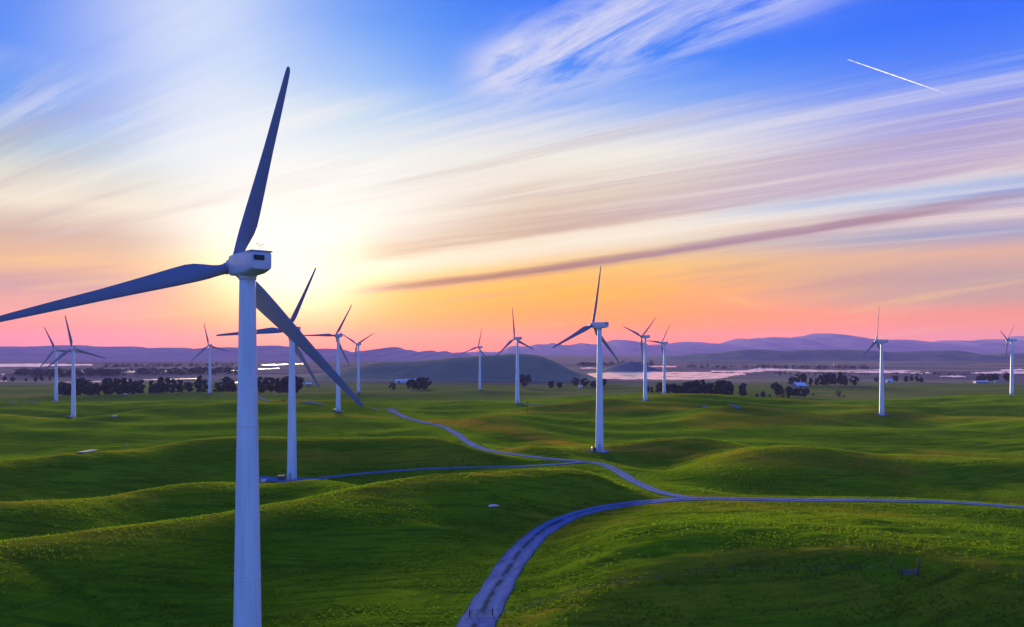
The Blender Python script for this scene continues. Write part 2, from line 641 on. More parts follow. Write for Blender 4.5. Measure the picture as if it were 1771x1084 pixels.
def pad(name, cx, cy, rx, ry, rz=0.0, lift=0.05):
    bm = bmesh.new()
    rings = []
    nr, n = 6, 40
    ph = [random.random() * 6.28 for _ in range(3)]
    for i in range(nr + 1):
        ring = []
        for k in range(n):
            a = 2 * math.pi * k / n
            w = 1 + 0.10 * math.sin(2 * a + ph[0]) + 0.07 * math.sin(5 * a + ph[1]) + 0.05 * math.sin(9 * a + ph[2])
            lx, ly = rx * w * math.cos(a) * i / nr, ry * w * math.sin(a) * i / nr
            x = cx + lx * math.cos(rz) - ly * math.sin(rz)
            y = cy + lx * math.sin(rz) + ly * math.cos(rz)
            ring.append((x, y))
        rings.append(ring)
    vs = []
    for i, ring in enumerate(rings):
        zs = H(np.array([p[0] for p in ring]), np.array([p[1] for p in ring]))
        vs.append([bm.verts.new((p[0], p[1], zz + lift + 0.0003 * cy)) for p, zz in zip(ring, zs)])
    for a, b in zip(vs, vs[1:]):
        for k in range(n):
            bm.faces.new((a[k], a[(k + 1) % n], b[(k + 1) % n], b[k]))
    bmesh.ops.remove_doubles(bm, verts=bm.verts, dist=0.001)
    for f in bm.faces:
        f.smooth = True
    lay = bm.loops.layers.uv.new('UVMap')
    for f in bm.faces:
        for l in f.loops:
            l[lay].uv = (0.5, 0.1)
    return structure(name, bm, M_GRAVEL)


for i, (x, y, z) in enumerate(TPOS):
    if i == 1:
        pad('gravel_pad', x - 1.5, y - 0.5, 9.0, 4.6, 0.12, 0.15)
    elif i != 0:
        pad('gravel_pad', x + random.uniform(-.5, .5), y, 3.4 + random.random(), 3.2)
# short stretches of pale track on the far slopes
for a in [((448, 686), (492, 692)), ((520, 695), (558, 700)), ((640, 706), (690, 707)), ((900, 699.5), (960, 697)), ((1215, 703), (1280, 707)), ((20, 696), (60, 698))]:
    P = np.array([hit(*a[0]), hit(*a[1])])
    L = np.stack([np.linspace(P[0, k], P[1, k], 60) for k in (0, 1)], 1)
    cc, uv = [], []
    T = (P[1] - P[0]) / np.linalg.norm(P[1] - P[0])
    for j in range(5):
        o = (j - 2) / 2 * 1.6
        p = L + np.array([-T[1], T[0]])[None] * o
        cc.append(np.column_stack([p, H(p[:, 0], p[:, 1]) + 0.35]))
        uv.append(np.column_stack([np.full(60, j / 4), np.arange(60.)]))
    structure('dirt_track', grid_mesh('dirt_track', np.stack(cc, 1).reshape(-1, 3), 60, 5, uv=np.stack(uv, 1).reshape(-1, 2)), M_GRAVEL)

# ------------------------------------------------------------------ water on the plain
def water_material():
    m, t, b = new_mat('water')
    tc = t.nodes.new('ShaderNodeTexCoord')
    b.inputs['Base Color'].default_value = (0.38, 0.41, 0.64, 1)  # sky reflection partly put into the base colour as pale lavender
    b.inputs['Roughness'].default_value = 0.16
    b.inputs['IOR'].default_value = 1.33
    b.inputs['Specular IOR Level'].default_value = 0.8
    x, y, z = sep(t, tc.outputs['Object'])
    bump(t, b, noise(t, xyz(t, x * 0.05, y * 0.05), 1.0, 3), 0.05, 1.0)
    return m


M_WATER = water_material()


def lake(pts, jag=1.0):
    """shoreline given as upper and lower edge sight lines: [(u, v_far, v_near), ...]"""
    P = dense(pts, 6)
    n = len(P)
    w = RNG.normal(0, 0.35, (n, 2)) * jag
    far, near = [], []
    for (u, a, c), (e1, e2) in zip(P, w):
        a, c = a + e1, c + e2
        if c < a + 0.15:
            a, c = (a + c) / 2 - 0.08, (a + c) / 2 + 0.08
        far.append((*on_level(u, a, PLAIN + 0.45), PLAIN + 0.45))
        near.append((*on_level(u, c, PLAIN + 0.45), PLAIN + 0.45))
    me = grid_mesh('water', np.array(near + far), 2, n, smooth=False)
    return structure('water', me, M_WATER)


for L in [
    [(1000, 650, 652), (1030, 645, 654), (1080, 644, 655.5), (1130, 643, 656), (1180, 643.5, 656), (1240, 643, 655), (1270, 644, 649), (1290, 646, 648)],
    [(1230, 641, 645), (1290, 640, 644), (1310, 636.5, 643), (1335, 637, 641), (1400, 639.5, 642.5), (1460, 640.5, 643.5), (1530, 641, 645), (1600, 642.5, 646)],
    [(1480, 639.5, 641), (1560, 640, 642), (1600, 643, 645.5), (1615, 644, 645)],
    [(1625, 649.5, 651), (1650, 649.5, 652), (1670, 650, 652)],
    [(1680, 644, 646), (1710, 643, 646), (1771, 642, 646), (1830, 642, 645)],
    [(1730, 639, 641), (1771, 638, 641), (1830, 638, 640)],
    [(1440, 630.5, 631.5), (1452, 630.8, 632.2)],
    [(1005, 636, 637), (1018, 635, 637.5), (1032, 636, 637)],
    [(1110, 632.5, 634), (1140, 632.5, 634.5), (1170, 633, 634.5)],
    [(-60, 628.5, 634), (0, 629, 634), (60, 629, 633.6), (110, 629.5, 632.5), (160, 629.5, 631.5)],
    [(20, 642, 643), (60, 641.5, 643), (120, 641, 643.6), (180, 641.2, 644.6), (240, 641, 643.6), (300, 640.4, 642.6), (360, 640, 641.6), (430, 639.5, 641)],
    [(105, 661, 662), (150, 659.4, 660.6), (190, 658.4, 659.8), (230, 657.8, 658.8)],
    [(245, 656.4, 657.4), (290, 655, 656.4), (340, 654, 655)],
    [(452, 630.6, 631.3), (470, 629.8, 631.2), (500, 629.2, 630.2), (530, 628.4, 629.0)],
    [(446, 637.6, 638.5), (462, 637.0, 637.9), (484, 636.5, 637.1)],
    [(395, 660.6, 661.4), (425, 660.3, 661.2), (450, 660.3, 661)],
    [(2, 646.5, 648), (8, 646.5, 648)],
    [(70, 659.8, 661.2), (77, 659.8, 661.2)],
    [(0, 658, 660), (12, 658.5, 660)],
]:
    lake(L)
# braided mud bars in the wide lake
bars = []
M_MUD = plain_mat('mud', (0.030, 0.026, 0.04), 0.9, scale=0.05)
for u0, u1, v in [(1025, 1060, 648.5), (1085, 1125, 646.5), (1070, 1100, 650.5), (1130, 1190, 648.3), (1150, 1172, 651), (1195, 1240, 647.2), (1180, 1225, 652.4), (1040, 1075, 652.8), (1340, 1400, 641), (1430, 1500, 642), (150, 210, 642.6), (250, 320, 641.6)]:
    bars.append((u0, u1, v))
rb = random.Random(3)
for _ in range(34):
    uu = rb.uniform(1020, 1250)
    bars.append((uu, uu + rb.uniform(8, 34), rb.uniform(645.5, 654.2)))
for _ in range(14):
    uu = rb.uniform(1290, 1580)
    bars.append((uu, uu + rb.uniform(10, 40), rb.uniform(640.5, 644)))
for _ in range(16):
    uu = rb.uniform(60, 420)
    bars.append((uu, uu + rb.uniform(10, 36), rb.uniform(640.5, 643.8)))
for u0, u1, v in bars:
    n = 12
    pts = []
    hv = rb.uniform(0.22, 0.5)
    for k in range(n):
        a = 2 * math.pi * k / n
        pts.append((u0 + (u1 - u0) * (0.5 + 0.5 * math.cos(a)), v + hv * math.sin(a) * (0.6 + 0.8 * random.random())))
    bm = bmesh.new()
    vs = [bm.verts.new((*on_level(u, q, PLAIN + 0.5), PLAIN + 0.53)) for u, q in pts]
    bm.faces.new(vs)
    structure('mud_bank', bm, M_MUD)


# ------------------------------------------------------------------ far hills and mountains
def hill(name, crest, Y, near, far, mat, base, seed=0, gul=0.10, n=260, m=40, fuzz=0.35):
    rg = np.random.default_rng(seed)
    P = dense(crest, 6)
    us = np.linspace(P[0, 0], P[-1, 0], n)
    vs = np.interp(us, P[:, 0], P[:, 1])
    for k in range(10):
        lam = 12 + 120 * rg.random()
        vs += fuzz * 0.5 * (lam / 60) ** 0.6 * np.sin(us * 2 * math.pi / lam + rg.random() * 6.28)
    x0 = (us - CU) / F * Y
    zt = np.maximum(ZC - (vs - CV) / F * Y, base)
    rise = zt - base
    tt = np.concatenate([np.linspace(-1, 0, m), np.linspace(0, 1, m // 2)[1:]])
    co = []
    ph = rg.random((14, 3)) * 6.28
    kk = rg.normal(0, 1, (14, 2)) * 2 * math.pi / (0.09 * Y)
    for t in tt:
        yy = Y + (near if t < 0 else far) * t
        x = x0 * (1 + (yy - Y) / Y * 0.25)
        e = (0.5 + 0.5 * math.cos(math.pi * abs(t))) ** (0.9 if t < 0 else 1.0)
        g = np.zeros(n)
        for (a, c), p in zip(kk, ph):
            g += np.sin(a * x + c * yy * 0.6 + p[0] + 1.2 * np.sin(0.5 * a * x + p[1]))
        g = -np.abs(g) / 14 ** 0.5
        zz = base + rise * np.clip(e + gul * 4 * e * (1 - e) * g, 0, 1.02)
        co.append(np.column_stack([x, np.full(n, yy), zz]))
    me = grid_mesh(name, np.concatenate(co), len(tt), n)
    return structure(name, me, mat)


def hill_mat(name, c1, c2, sc):
    m, t, b = new_mat(name)
    tc = t.nodes.new('ShaderNodeTexCoord')
    f = noise(t, tc.outputs['Object'], sc, 6, 0.62)
    f2 = noise(t, tc.outputs['Object'], sc * 5, 5, 0.65)
    t.links.new(mixc(t, f.step(0.35, 0.65) * 0.7 + f2.step(0.4, 0.7) * 0.3, c1, c2), b.inputs['Base Color'])
    b.inputs['Roughness'].default_value = 0.95
    b.inputs['Specular IOR Level'].default_value = 0.0
    bump(t, b, f2, 0.5, 4.0)
    return m


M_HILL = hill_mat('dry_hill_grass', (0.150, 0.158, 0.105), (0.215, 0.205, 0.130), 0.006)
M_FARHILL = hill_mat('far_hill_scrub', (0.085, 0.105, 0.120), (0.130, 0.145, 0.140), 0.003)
M_MOUNT = hill_mat('hazed_mountain_scrub', (0.115, 0.098, 0.200), (0.155, 0.130, 0.235), 0.0015)  # distance haze partly put into the colour as pale violet
hill('hill', [(455, 656), (520, 650), (590, 638), (640, 628), (690, 625), (740, 622), (790, 618), (830, 614.5), (885, 612.5), (925, 613), (950, 621), (975, 634), (1000, 645), (1040, 654)], 1560, 240, 600, M_HILL, PLAIN - 0.6, 3, 0.025)
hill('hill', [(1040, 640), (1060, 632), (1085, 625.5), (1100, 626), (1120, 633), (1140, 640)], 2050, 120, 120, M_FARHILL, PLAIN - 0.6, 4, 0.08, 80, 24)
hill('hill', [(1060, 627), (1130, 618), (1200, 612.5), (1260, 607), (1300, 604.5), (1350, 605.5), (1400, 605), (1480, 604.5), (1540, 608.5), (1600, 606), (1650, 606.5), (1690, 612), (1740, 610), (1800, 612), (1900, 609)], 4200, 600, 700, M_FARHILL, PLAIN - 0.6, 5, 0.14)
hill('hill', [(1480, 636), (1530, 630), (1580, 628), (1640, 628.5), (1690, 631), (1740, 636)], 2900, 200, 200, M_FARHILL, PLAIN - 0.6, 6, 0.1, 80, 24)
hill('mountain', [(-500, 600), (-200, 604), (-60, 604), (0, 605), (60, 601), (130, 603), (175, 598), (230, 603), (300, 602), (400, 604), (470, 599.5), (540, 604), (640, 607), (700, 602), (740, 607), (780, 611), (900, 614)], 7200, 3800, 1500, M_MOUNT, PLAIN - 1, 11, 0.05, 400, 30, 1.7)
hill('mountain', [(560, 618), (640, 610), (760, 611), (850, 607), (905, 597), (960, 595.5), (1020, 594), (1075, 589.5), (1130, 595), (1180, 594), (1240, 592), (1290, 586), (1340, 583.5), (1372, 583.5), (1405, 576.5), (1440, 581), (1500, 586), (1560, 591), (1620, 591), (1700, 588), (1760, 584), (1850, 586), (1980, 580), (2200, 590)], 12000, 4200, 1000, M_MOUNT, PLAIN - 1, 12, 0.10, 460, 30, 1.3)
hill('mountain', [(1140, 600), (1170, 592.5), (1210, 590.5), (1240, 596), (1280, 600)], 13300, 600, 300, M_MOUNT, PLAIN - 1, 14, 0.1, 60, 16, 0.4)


# ------------------------------------------------------------------ wind turbines
def white_paint():
    m, t, b = new_mat('white_tower_paint')
    tc = t.nodes.new('ShaderNodeTexCoord')
    x, y, z = sep(t, tc.outputs['Object'])
    n = noise(t, xyz(t, x * 1.2, y * 1.2, z * 0.08), 1.0, 5, 0.65)
    n2 = noise(t, tc.outputs['Object'], 0.6, 4, 0.6)
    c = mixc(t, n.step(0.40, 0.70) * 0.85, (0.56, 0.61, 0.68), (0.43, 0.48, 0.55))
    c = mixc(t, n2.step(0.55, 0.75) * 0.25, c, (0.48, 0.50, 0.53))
    t.links.new(c, b.inputs['Base Color'])
    b.inputs['Roughness'].default_value = 0.42
    return m


M_WHITE = white_paint()
M_BLADE = plain_mat('blade_gelcoat', (0.13, 0.15, 0.24), 0.6, var=0.05, scale=0.4)  # backlit darkness of the blades put into their base colour
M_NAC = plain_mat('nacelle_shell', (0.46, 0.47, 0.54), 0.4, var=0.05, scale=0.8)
M_DARK = plain_mat('dark_grille', (0.03, 0.03, 0.035), 0.6)
M_STEEL = plain_mat('galvanised_steel', (0.35, 0.36, 0.38), 0.4, 0.7)
M_CONC = plain_mat('concrete', (0.38, 0.37, 0.36), 0.9, scale=1.2)

TOP = HUB_H - 1.35


def tower_r(z):
    return 1.64 + (0.84 - 1.64) * z / TOP


def make_tower():
    bm = bmesh.new()
    add_lathe(bm, [(tower_r(q), q) for q in np.linspace(0.0, TOP, 26)], 64)
    for zz, pr, hh in ((0.06, 0.16, 0.06), (16.0, 0.015, 0.05), (32.5, 0.015, 0.05), (TOP - 0.17, 0.10, 0.17)):
        add_lathe(bm, [(tower_r(zz) + pr, zz - hh), (tower_r(zz) + pr, zz + hh)], 64)
    smooth_bm(bm, 30)
    return bm


def make_foundation():
    bm = bmesh.new()
    add_lathe(bm, [(2.6, -1.2), (2.6, 0.10), (2.45, 0.16)], 24)
    smooth_bm(bm, 30)
    for v in bm.verts:
        v.co.z -= 0.16
    return bm


def make_door():
    bm = bmesh.new()
    add_box(bm, (0, -tower_r(2.0) - 0.01, 2.15), (0.86, 0.16, 2.0))
    bmesh.ops.bevel(bm, geom=[e for e in bm.edges if abs(e.verts[0].co.x - e.verts[1].co.x) < 0.01 and abs(e.verts[0].co.z - e.verts[1].co.z) < 0.01], offset=0.3, segments=5, affect='EDGES')
    return bm


def make_steps():
    bm = bmesh.new()
    y0 = -tower_r(0.5)
    add_box(bm, (0, y0 - 0.55, 1.10), (1.2, 1.0, 0.06))
    for k in range(5):
        add_box(bm, (0, y0 - 1.17 - 0.25 * k, 0.9 - 0.2 * k), (1.1, 0.26, 0.05))
    for sx in (-0.6, 0.6):
        add_rod(bm, (sx, y0 - 0.1, 2.05), (sx, y0 - 1.05, 2.05), 0.03)
        add_rod(bm, (sx, y0 - 1.05, 2.05), (sx, y0 - 2.3, 1.0), 0.03)
        add_rod(bm, (sx, y0 - 1.05, 1.0), (sx, y0 - 1.05, 2.05), 0.03)
        add_rod(bm, (sx, y0 - 2.3, 0.0), (sx, y0 - 2.3, 1.0), 0.03)
        add_rod(bm, (sx, y0 - 1.05, 1.05), (sx, y0 - 2.35, 0.0), 0.04)
    return bm


NACZ = HUB_H


def make_nacelle():
    """long housing: rounded nose end, flat sides, chamfered belly rising to the tail"""
    bm = bmesh.new()
    secs = [  # y, half width, top, bottom
        (2.75, 0.95, 0.92, -0.98), (2.55, 1.10, 1.08, -1.14), (1.2, 1.18, 1.14, -1.22), (-0.6, 1.20, 1.14, -1.24), (-2.2, 1.19, 1.10, -1.16),
        (-3.2, 1.16, 1.05, -0.98), (-3.75, 1.10, 1.00, -0.86), (-3.82, 1.02, 0.92, -0.78)]
    rings = []
    for y, w, tp, bt in secs:
        ring = []
        r, rb = 0.26, 0.34
        for (cx, cz, a0, rr) in ((w - r, tp - r, 0, r), (-w + r, tp - r, 90, r), (-w + rb, bt + rb, 180, rb), (w - rb, bt + rb, 270, rb)):
            for k in range(5):
                a = R(a0 + 22.5 * k)
                ring.append(bm.verts.new((cx + rr * math.cos(a), y, cz + rr * math.sin(a))))
        rings.append(ring)
    n = len(rings[0])
    for a, b in zip(rings, rings[1:]):
        for k in range(n):
            bm.faces.new((a[k], b[k], b[(k + 1) % n], a[(k + 1) % n]))
    bm.faces.new(rings[0])
    bm.faces.new(rings[-1][::-1])
    bmesh.ops.recalc_face_normals(bm, faces=bm.faces)
    smooth_bm(bm, 35)
    # yaw collar under the housing
    bmesh.ops.translate(bm, verts=bm.verts, vec=(0, 0, NACZ))
    vs = add_rod(bm, (0, 0, NACZ - 1.40), (0, 0, NACZ - 1.15), 0.98, 1.05, 32)
    return bm


def make_lid():
    bm = bmesh.new()
    vs = add_box(bm, (0, -3.0, NACZ + 1.07), (2.42, 1.9, 0.16))
    bmesh.ops.bevel(bm, geom=bm.edges[:], offset=0.06, segments=2, affect='EDGES')
    smooth_bm(bm, 50)
    return bm


def make_vent():
    bm = bmesh.new()
    add_box(bm, (-0.30, -3.85, NACZ + 0.38), (1.15, 0.10, 0.52))
    for k in range(5):
        add_box(bm, (-0.30, -3.915, NACZ + 0.19 + 0.095 * k), (1.11, 0.03, 0.035))
    return bm


def make_mast():
    bm = bmesh.new()
    add_rod(bm, (0.3, -2.7, NACZ + 1.13), (0.3, -2.7, NACZ + 1.95), 0.025)
    add_rod(bm, (0.0, -2.7, NACZ + 1.75), (0.6, -2.7, NACZ + 1.75), 0.02)
    for x in (0.0, 0.6):
        add_rod(bm, (x, -2.7, NACZ + 1.75), (x, -2.7, NACZ + 1.95), 0.015)
        for k in range(3):
            a = k * 2.09
            bmesh.ops.create_icosphere(bm, subdivisions=1, radius=0.05, matrix=Matrix.Translation((x + 0.1 * math.cos(a), -2.7 + 0.1 * math.sin(a), NACZ + 1.95)))
    return bm


def make_hatch():
    bm = bmesh.new()
    add_box(bm, (0, 0.4, NACZ + 1.16), (0.8, 1.1, 0.08))
    bmesh.ops.bevel(bm, geom=bm.edges[:], offset=0.03, segments=2, affect='EDGES')
    return bm


HUB_Y = 3.55


def make_hub():
    bm = bmesh.new()
    prof = [(0.75, -0.72), (0.98, -0.60), (1.02, 0.35), (0.90, 0.85), (0.62, 1.22), (0.28, 1.42), (0.04, 1.47)]
    add_lathe(bm, prof, 36)
    bmesh.ops.rotate(bm, verts=bm.verts, matrix=Matrix.Rotation(R(-90), 3, 'X'))
    smooth_bm(bm, 40)
    return bm


def make_blade():
    """origin at the hub centre, span along +Z, trailing edge towards +X"""
    bm = bmesh.new()
    st = [  # r, chord, thickness/chord, twist, roundness, sweep
        (0.85, 1.16, 1.0, 0, 1.0), (1.7, 1.16, 1.0, 0, 1.0), (2.4, 1.34, 0.80, 10, 0.75), (3.2, 1.70, 0.55, 13, 0.4), (4.2, 2.02, 0.38, 13, 0.12), (5.2, 2.10, 0.31, 11.5, 0.0),
        (6.6, 1.98, 0.27, 9.5, 0), (8.5, 1.76, 0.245, 7.3, 0), (11, 1.50, 0.22, 5.2, 0), (14, 1.22, 0.20, 3.4, 0), (17, 1.05, 0.18, 2.0, 0), (20, 0.86, 0.165, 1.0, 0),
        (22.2, 0.70, 0.16, 0.2, 0), (23.4, 0.58, 0.16, 0, 0), (23.85, 0.42, 0.16, 0, 0), (24.0, 0.20, 0.16, 0, 0)]
    n = 22
    rings = []
    for r, c, tc, tw, rd in st:
        ring = []
        ca, sa = math.cos(R(tw + 3)), math.sin(R(tw + 3))
        for k in range(n):
            a = 2 * math.pi * k / n
            xf = 0.5 - 0.5 * math.cos(a)          # 0 leading .. 1 trailing
            yt = 5 * tc * (0.2969 * math.sqrt(xf) - 0.126 * xf - 0.3516 * xf ** 2 + 0.2843 * xf ** 3 - 0.1015 * xf ** 4)
            ya = (yt if a <= math.pi else -yt * 0.75)
            yc = 0.5 * tc * math.sin(a)
            px = ((xf - 0.32) * (1 - rd) + (xf - 0.5) * rd) * c
            py = (ya * (1 - rd) + yc * rd) * c
            bend = 0.0010 * r * r
            ring.append(bm.verts.new((px * ca - py * sa, px * sa + py * ca + bend, r)))
        rings.append(ring)
    for a, b in zip(rings, rings[1:]):
        for k in range(n):
            bm.faces.new((a[k], a[(k + 1) % n], b[(k + 1) % n], b[k]))
    bm.faces.new(rings[0][::-1])
    bm.faces.new(rings[-1])
    bmesh.ops.recalc_face_normals(bm, faces=bm.faces)
    smooth_bm(bm, 60)
    return bm


def make_collar():
    bm = bmesh.new()
    add_rod(bm, (0, 0, 0.80), (0, 0, 1.12), 0.66, 0.66, 28)
    smooth_bm(bm, 40)
    return bm


T_LABELS = [
    'largest wind turbine, nearest the camera, its white tower cut off by the bottom edge',
    'wind turbine on a grey gravel pad at the end of the thin branch track',
    'wind turbine on the brown knoll right of the winding gravel road',
    'wind turbine with a small dark box at its foot, on the left hill',
    'white wind turbine standing alone on the right, one blade pointing straight up',
    'wind turbine against the orange sky with an orange lit box at its foot',
    'wind turbine before the round hill with a thin pole near its foot',
    'turbine at the left end of the dense tree clump, blades in a V',
    'wind turbine close behind another at the far left, upper blade leaning left',
    'small wind turbine left of the largest tower, rising from the dark treeline',
    'small wind turbine with a wide V of blades before the hill\'s left slope',
    'small wind turbine directly in front of the dense dark tree clump',
    'smallest wind turbine, standing before the middle of the round dark hill',
    'wind turbine at the far right edge, seen side on with thin blades',
]

YAW = R(44)
proto = None


def copy_tree(o, parent=None):
    c = o.copy()
    COL.objects.link(c)
    c.parent = parent
    for ch in [k for k in SRC_CHILDREN.get(o.name, [])]:
        copy_tree(ch, c)
    return c


SRC_CHILDREN = {}


def remember(o):
    for q in bpy.data.objects:
        if q.parent is not None:
            SRC_CHILDREN.setdefault(q.parent.name, [])
            if q not in SRC_CHILDREN[q.parent.name]:
                SRC_CHILDREN[q.parent.name].append(q)


def make_turbine():
    root = thing('wind_turbine', '', 'wind turbine')
    obj('foundation', make_foundation(), M_CONC, root)
    tw = obj('tower', make_tower(), M_WHITE, root)
    dr = obj('door', make_door(), M_STEEL, tw)
    sp = obj('steps', make_steps(), M_STEEL, tw)
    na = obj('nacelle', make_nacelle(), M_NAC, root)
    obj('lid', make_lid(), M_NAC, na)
    obj('vent', make_vent(), M_DARK, na)
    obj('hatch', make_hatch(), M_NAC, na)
    obj('anemometer', make_mast(), M_STEEL, na)
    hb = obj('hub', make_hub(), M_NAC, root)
    hb.location = (0, HUB_Y, NACZ)
    hb.rotation_euler = (R(5), 0, 0)
    bme = make_blade()
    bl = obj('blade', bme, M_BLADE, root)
    bl.location = (0, HUB_Y, NACZ)
    co = obj('collar', make_collar(), M_STEEL, bl)
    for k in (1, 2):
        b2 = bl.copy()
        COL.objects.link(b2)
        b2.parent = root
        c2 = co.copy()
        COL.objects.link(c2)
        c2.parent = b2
    return root


proto = make_turbine()
remember(proto)
for i, ((u, vb, vh, ph), (x, y, z)) in enumerate(zip(TURBINES, TPOS)):
    o = proto if i == 0 else copy_tree(proto)
    o.location = (x, y, z)
    o.rotation_euler = (0, 0, YAW + R(random.uniform(-2, 2) if i else -4))
    o['label'] = T_LABELS[i]
    o['group'] = 'wind turbines across the hills'
    kids = [q for q in bpy.data.objects if q.parent == o]
    blades = [q for q in kids if q.name.startswith('blade')]
    for k, b in enumerate(blades):
        b.rotation_mode = 'YXZ'                            # spin, then the rotor's backward tilt
        b.rotation_euler = (R(5), R(ph + 120 * k), 0)
    if i not in (0,):
        rr = -YAW + R(random.uniform(-20, 30))
    for q in kids:
        if q.name.startswith('tower'):
            q.rotation_euler = (0, 0, -YAW - R(8))

# transformer cabinets at the feet of the nearer turbines
M_GREEN = plain_mat('cabinet_green', (0.05, 0.06, 0.055), 0.5)
M_LID = plain_mat('sunset_lit_metal_lid', (0.80, 0.42, 0.18), 0.22, 0.9, 0.05)  # low sunlight on the lid put into its orange base colour


def cabinet(label, u, v, w=2.2, d=1.6, h=1.25):
    x, y = hit(u, v)
    o = thing('transformer_cabinet', label, 'transformer', (x, y, Hs(x, y) + 0.1), 0.15, 'transformer cabinets beside turbines')
    bm = bmesh.new()
    add_box(bm, (0, 0, h / 2), (w, d, h))
    bmesh.ops.bevel(bm, geom=bm.edges[:], offset=0.05, segments=2, affect='EDGES')
    bd = obj('cabinet_body', bm, M_GREEN, o)
    bm = bmesh.new()
    for sx in (-1, 1):
        add_box(bm, (sx * w * 0.24, -d / 2 - 0.012, h * 0.5), (w * 0.44, 0.03, h * 0.8))
        add_box(bm, (sx * 0.12, -d / 2 - 0.045, h * 0.55), (0.04, 0.05, 0.25))
    obj('door', bm, M_GREEN, o)
    bm = bmesh.new()
    vs = [bm.verts.new(c) for c in ((-w * .56, -d * .6, h + .003), (w * .56, -d * .6, h + .003), (w * .56, d * .6, h + .003), (-w * .56, d * .6, h + .003), (-w * .5, -d * .1, h + .30), (w * .5, -d * .1, h + .30), (w * .5, d * .1, h + .30), (-w * .5, d * .1, h + .30))]
    for q in ((3, 2, 1, 0), (4, 5, 6, 7), (0, 1, 5, 4), (1, 2, 6, 5), (2, 3, 7, 6), (3, 0, 4, 7)):
        bm.faces.new([vs[k] for k in q])
    obj('lid', bm, M_LID, o)
    return o


cabinet('low dark transformer cabinet with a glowing orange lit lid left of the gravel pad turbine', 487, 829.5)
cabinet('tiny cabinet with an orange lit lid left of the turbine behind the large blade tip', 579, 711.5)
cabinet('small dark cabinet left of the turbine foot on the left hill', 119, 723.5, 2.4)
cabinet('small pale topped cabinet beside the brown knoll turbine', 1028, 779.5, 2.0)


def boulder(name, label, cat, u, v, sx, sy, sz, mat, seed):
    x, y = hit(u, v)
    bm = bmesh.new()
    bmesh.ops.create_icosphere(bm, subdivisions=4, radius=1.0)
    rg = random.Random(seed)
    ws = [(Vector((rg.gauss(0, 1), rg.gauss(0, 1), rg.gauss(0, 1))) * rg.uniform(1, 3.5), rg.random() * 6.28, rg.uniform(.03, .10)) for _ in range(14)]
    for q in bm.verts:
        p = q.co.copy()
        f = 1 + sum(a * math.sin(k.dot(p) + ph) for k, ph, a in ws)
        q.co = Vector((p.x * f * sx, p.y * f * sy, p.z * f * sz))
    smooth_bm(bm, 50)
    o = obj(name, bm, mat)
    o.location = (x, y, Hs(x, y) + sz * 0.55)
    o.rotation_euler = (0, 0, rg.random() * 3)
    return tag(o, label, cat)


M_ROCK = plain_mat('pale_rock', (0.52, 0.48, 0.46), 0.9, var=0.3, scale=1.5)
M_ROCKD = plain_mat('grey_rock', (0.24, 0.22, 0.22), 0.9, var=0.3, scale=1.5)
boulder('boulder', 'pale round boulder at the left end of the gravel pad beside the large tower', 'boulder', 455, 834, 0.95, 0.9, 0.85, M_ROCK, 1)
boulder('rock_slab', 'flat grey rock lying alone on the bright grass left of the road bend', 'rock', 850, 874, 1.9, 1.3, 0.16, M_ROCK, 2)
boulder('rock_slab', 'flat pale slab in the grass right of the left hill turbine', 'rock', 198, 720, 1.9, 1.0, 0.42, M_ROCK, 3)
boulder('rock_outcrop', 'low grey rock outcrop on the shaded slope at the left', 'rock', 152, 781, 4.2, 1.6, 0.28, M_ROCKD, 4)
boulder('rock_slab', 'tiny pale slab at the top edge of the green, below the left treeline', 'rock', 217, 682, 2.3, 1.2, 0.6, M_ROCK, 5)
boulder('boulder', 'small grey stone on the slope between the two left turbines and the large tower', 'rock', 219, 771, 0.6, 0.5, 0.35, M_ROCKD, 6)

# ------------------------------------------------------------------ trees
M_BARK = plain_mat('bark', (0.055, 0.045, 0.040), 0.95)


def leaf_mat(name, c):
    m, t, b = new_mat(name)
    g = t.nodes.new('ShaderNodeNewGeometry')
    oi = t.nodes.new('ShaderNodeObjectInfo')
    f = S(t, g.outputs['Random Per Island'])
    f2 = S(t, oi.outputs['Random'])
    lo, hi = tuple(x * 0.55 for x in c), tuple(x * 1.5 for x in c)
    col = mixc(t, f, lo, hi)
    col = mixc(t, f2 * 0.5, col, (c[0] * 0.9, c[1] * 1.0, c[2] * 1.4))
    t.links.new(col, b.inputs['Base Color'])
    b.inputs['Roughness'].default_value = 0.8
    b.inputs['Specular IOR Level'].default_value = 0.0
    return m


M_LEAF = leaf_mat('dark_leaves', (0.040, 0.062, 0.055))
M_TWIG = leaf_mat('bare_twigs', (0.075, 0.060, 0.060))


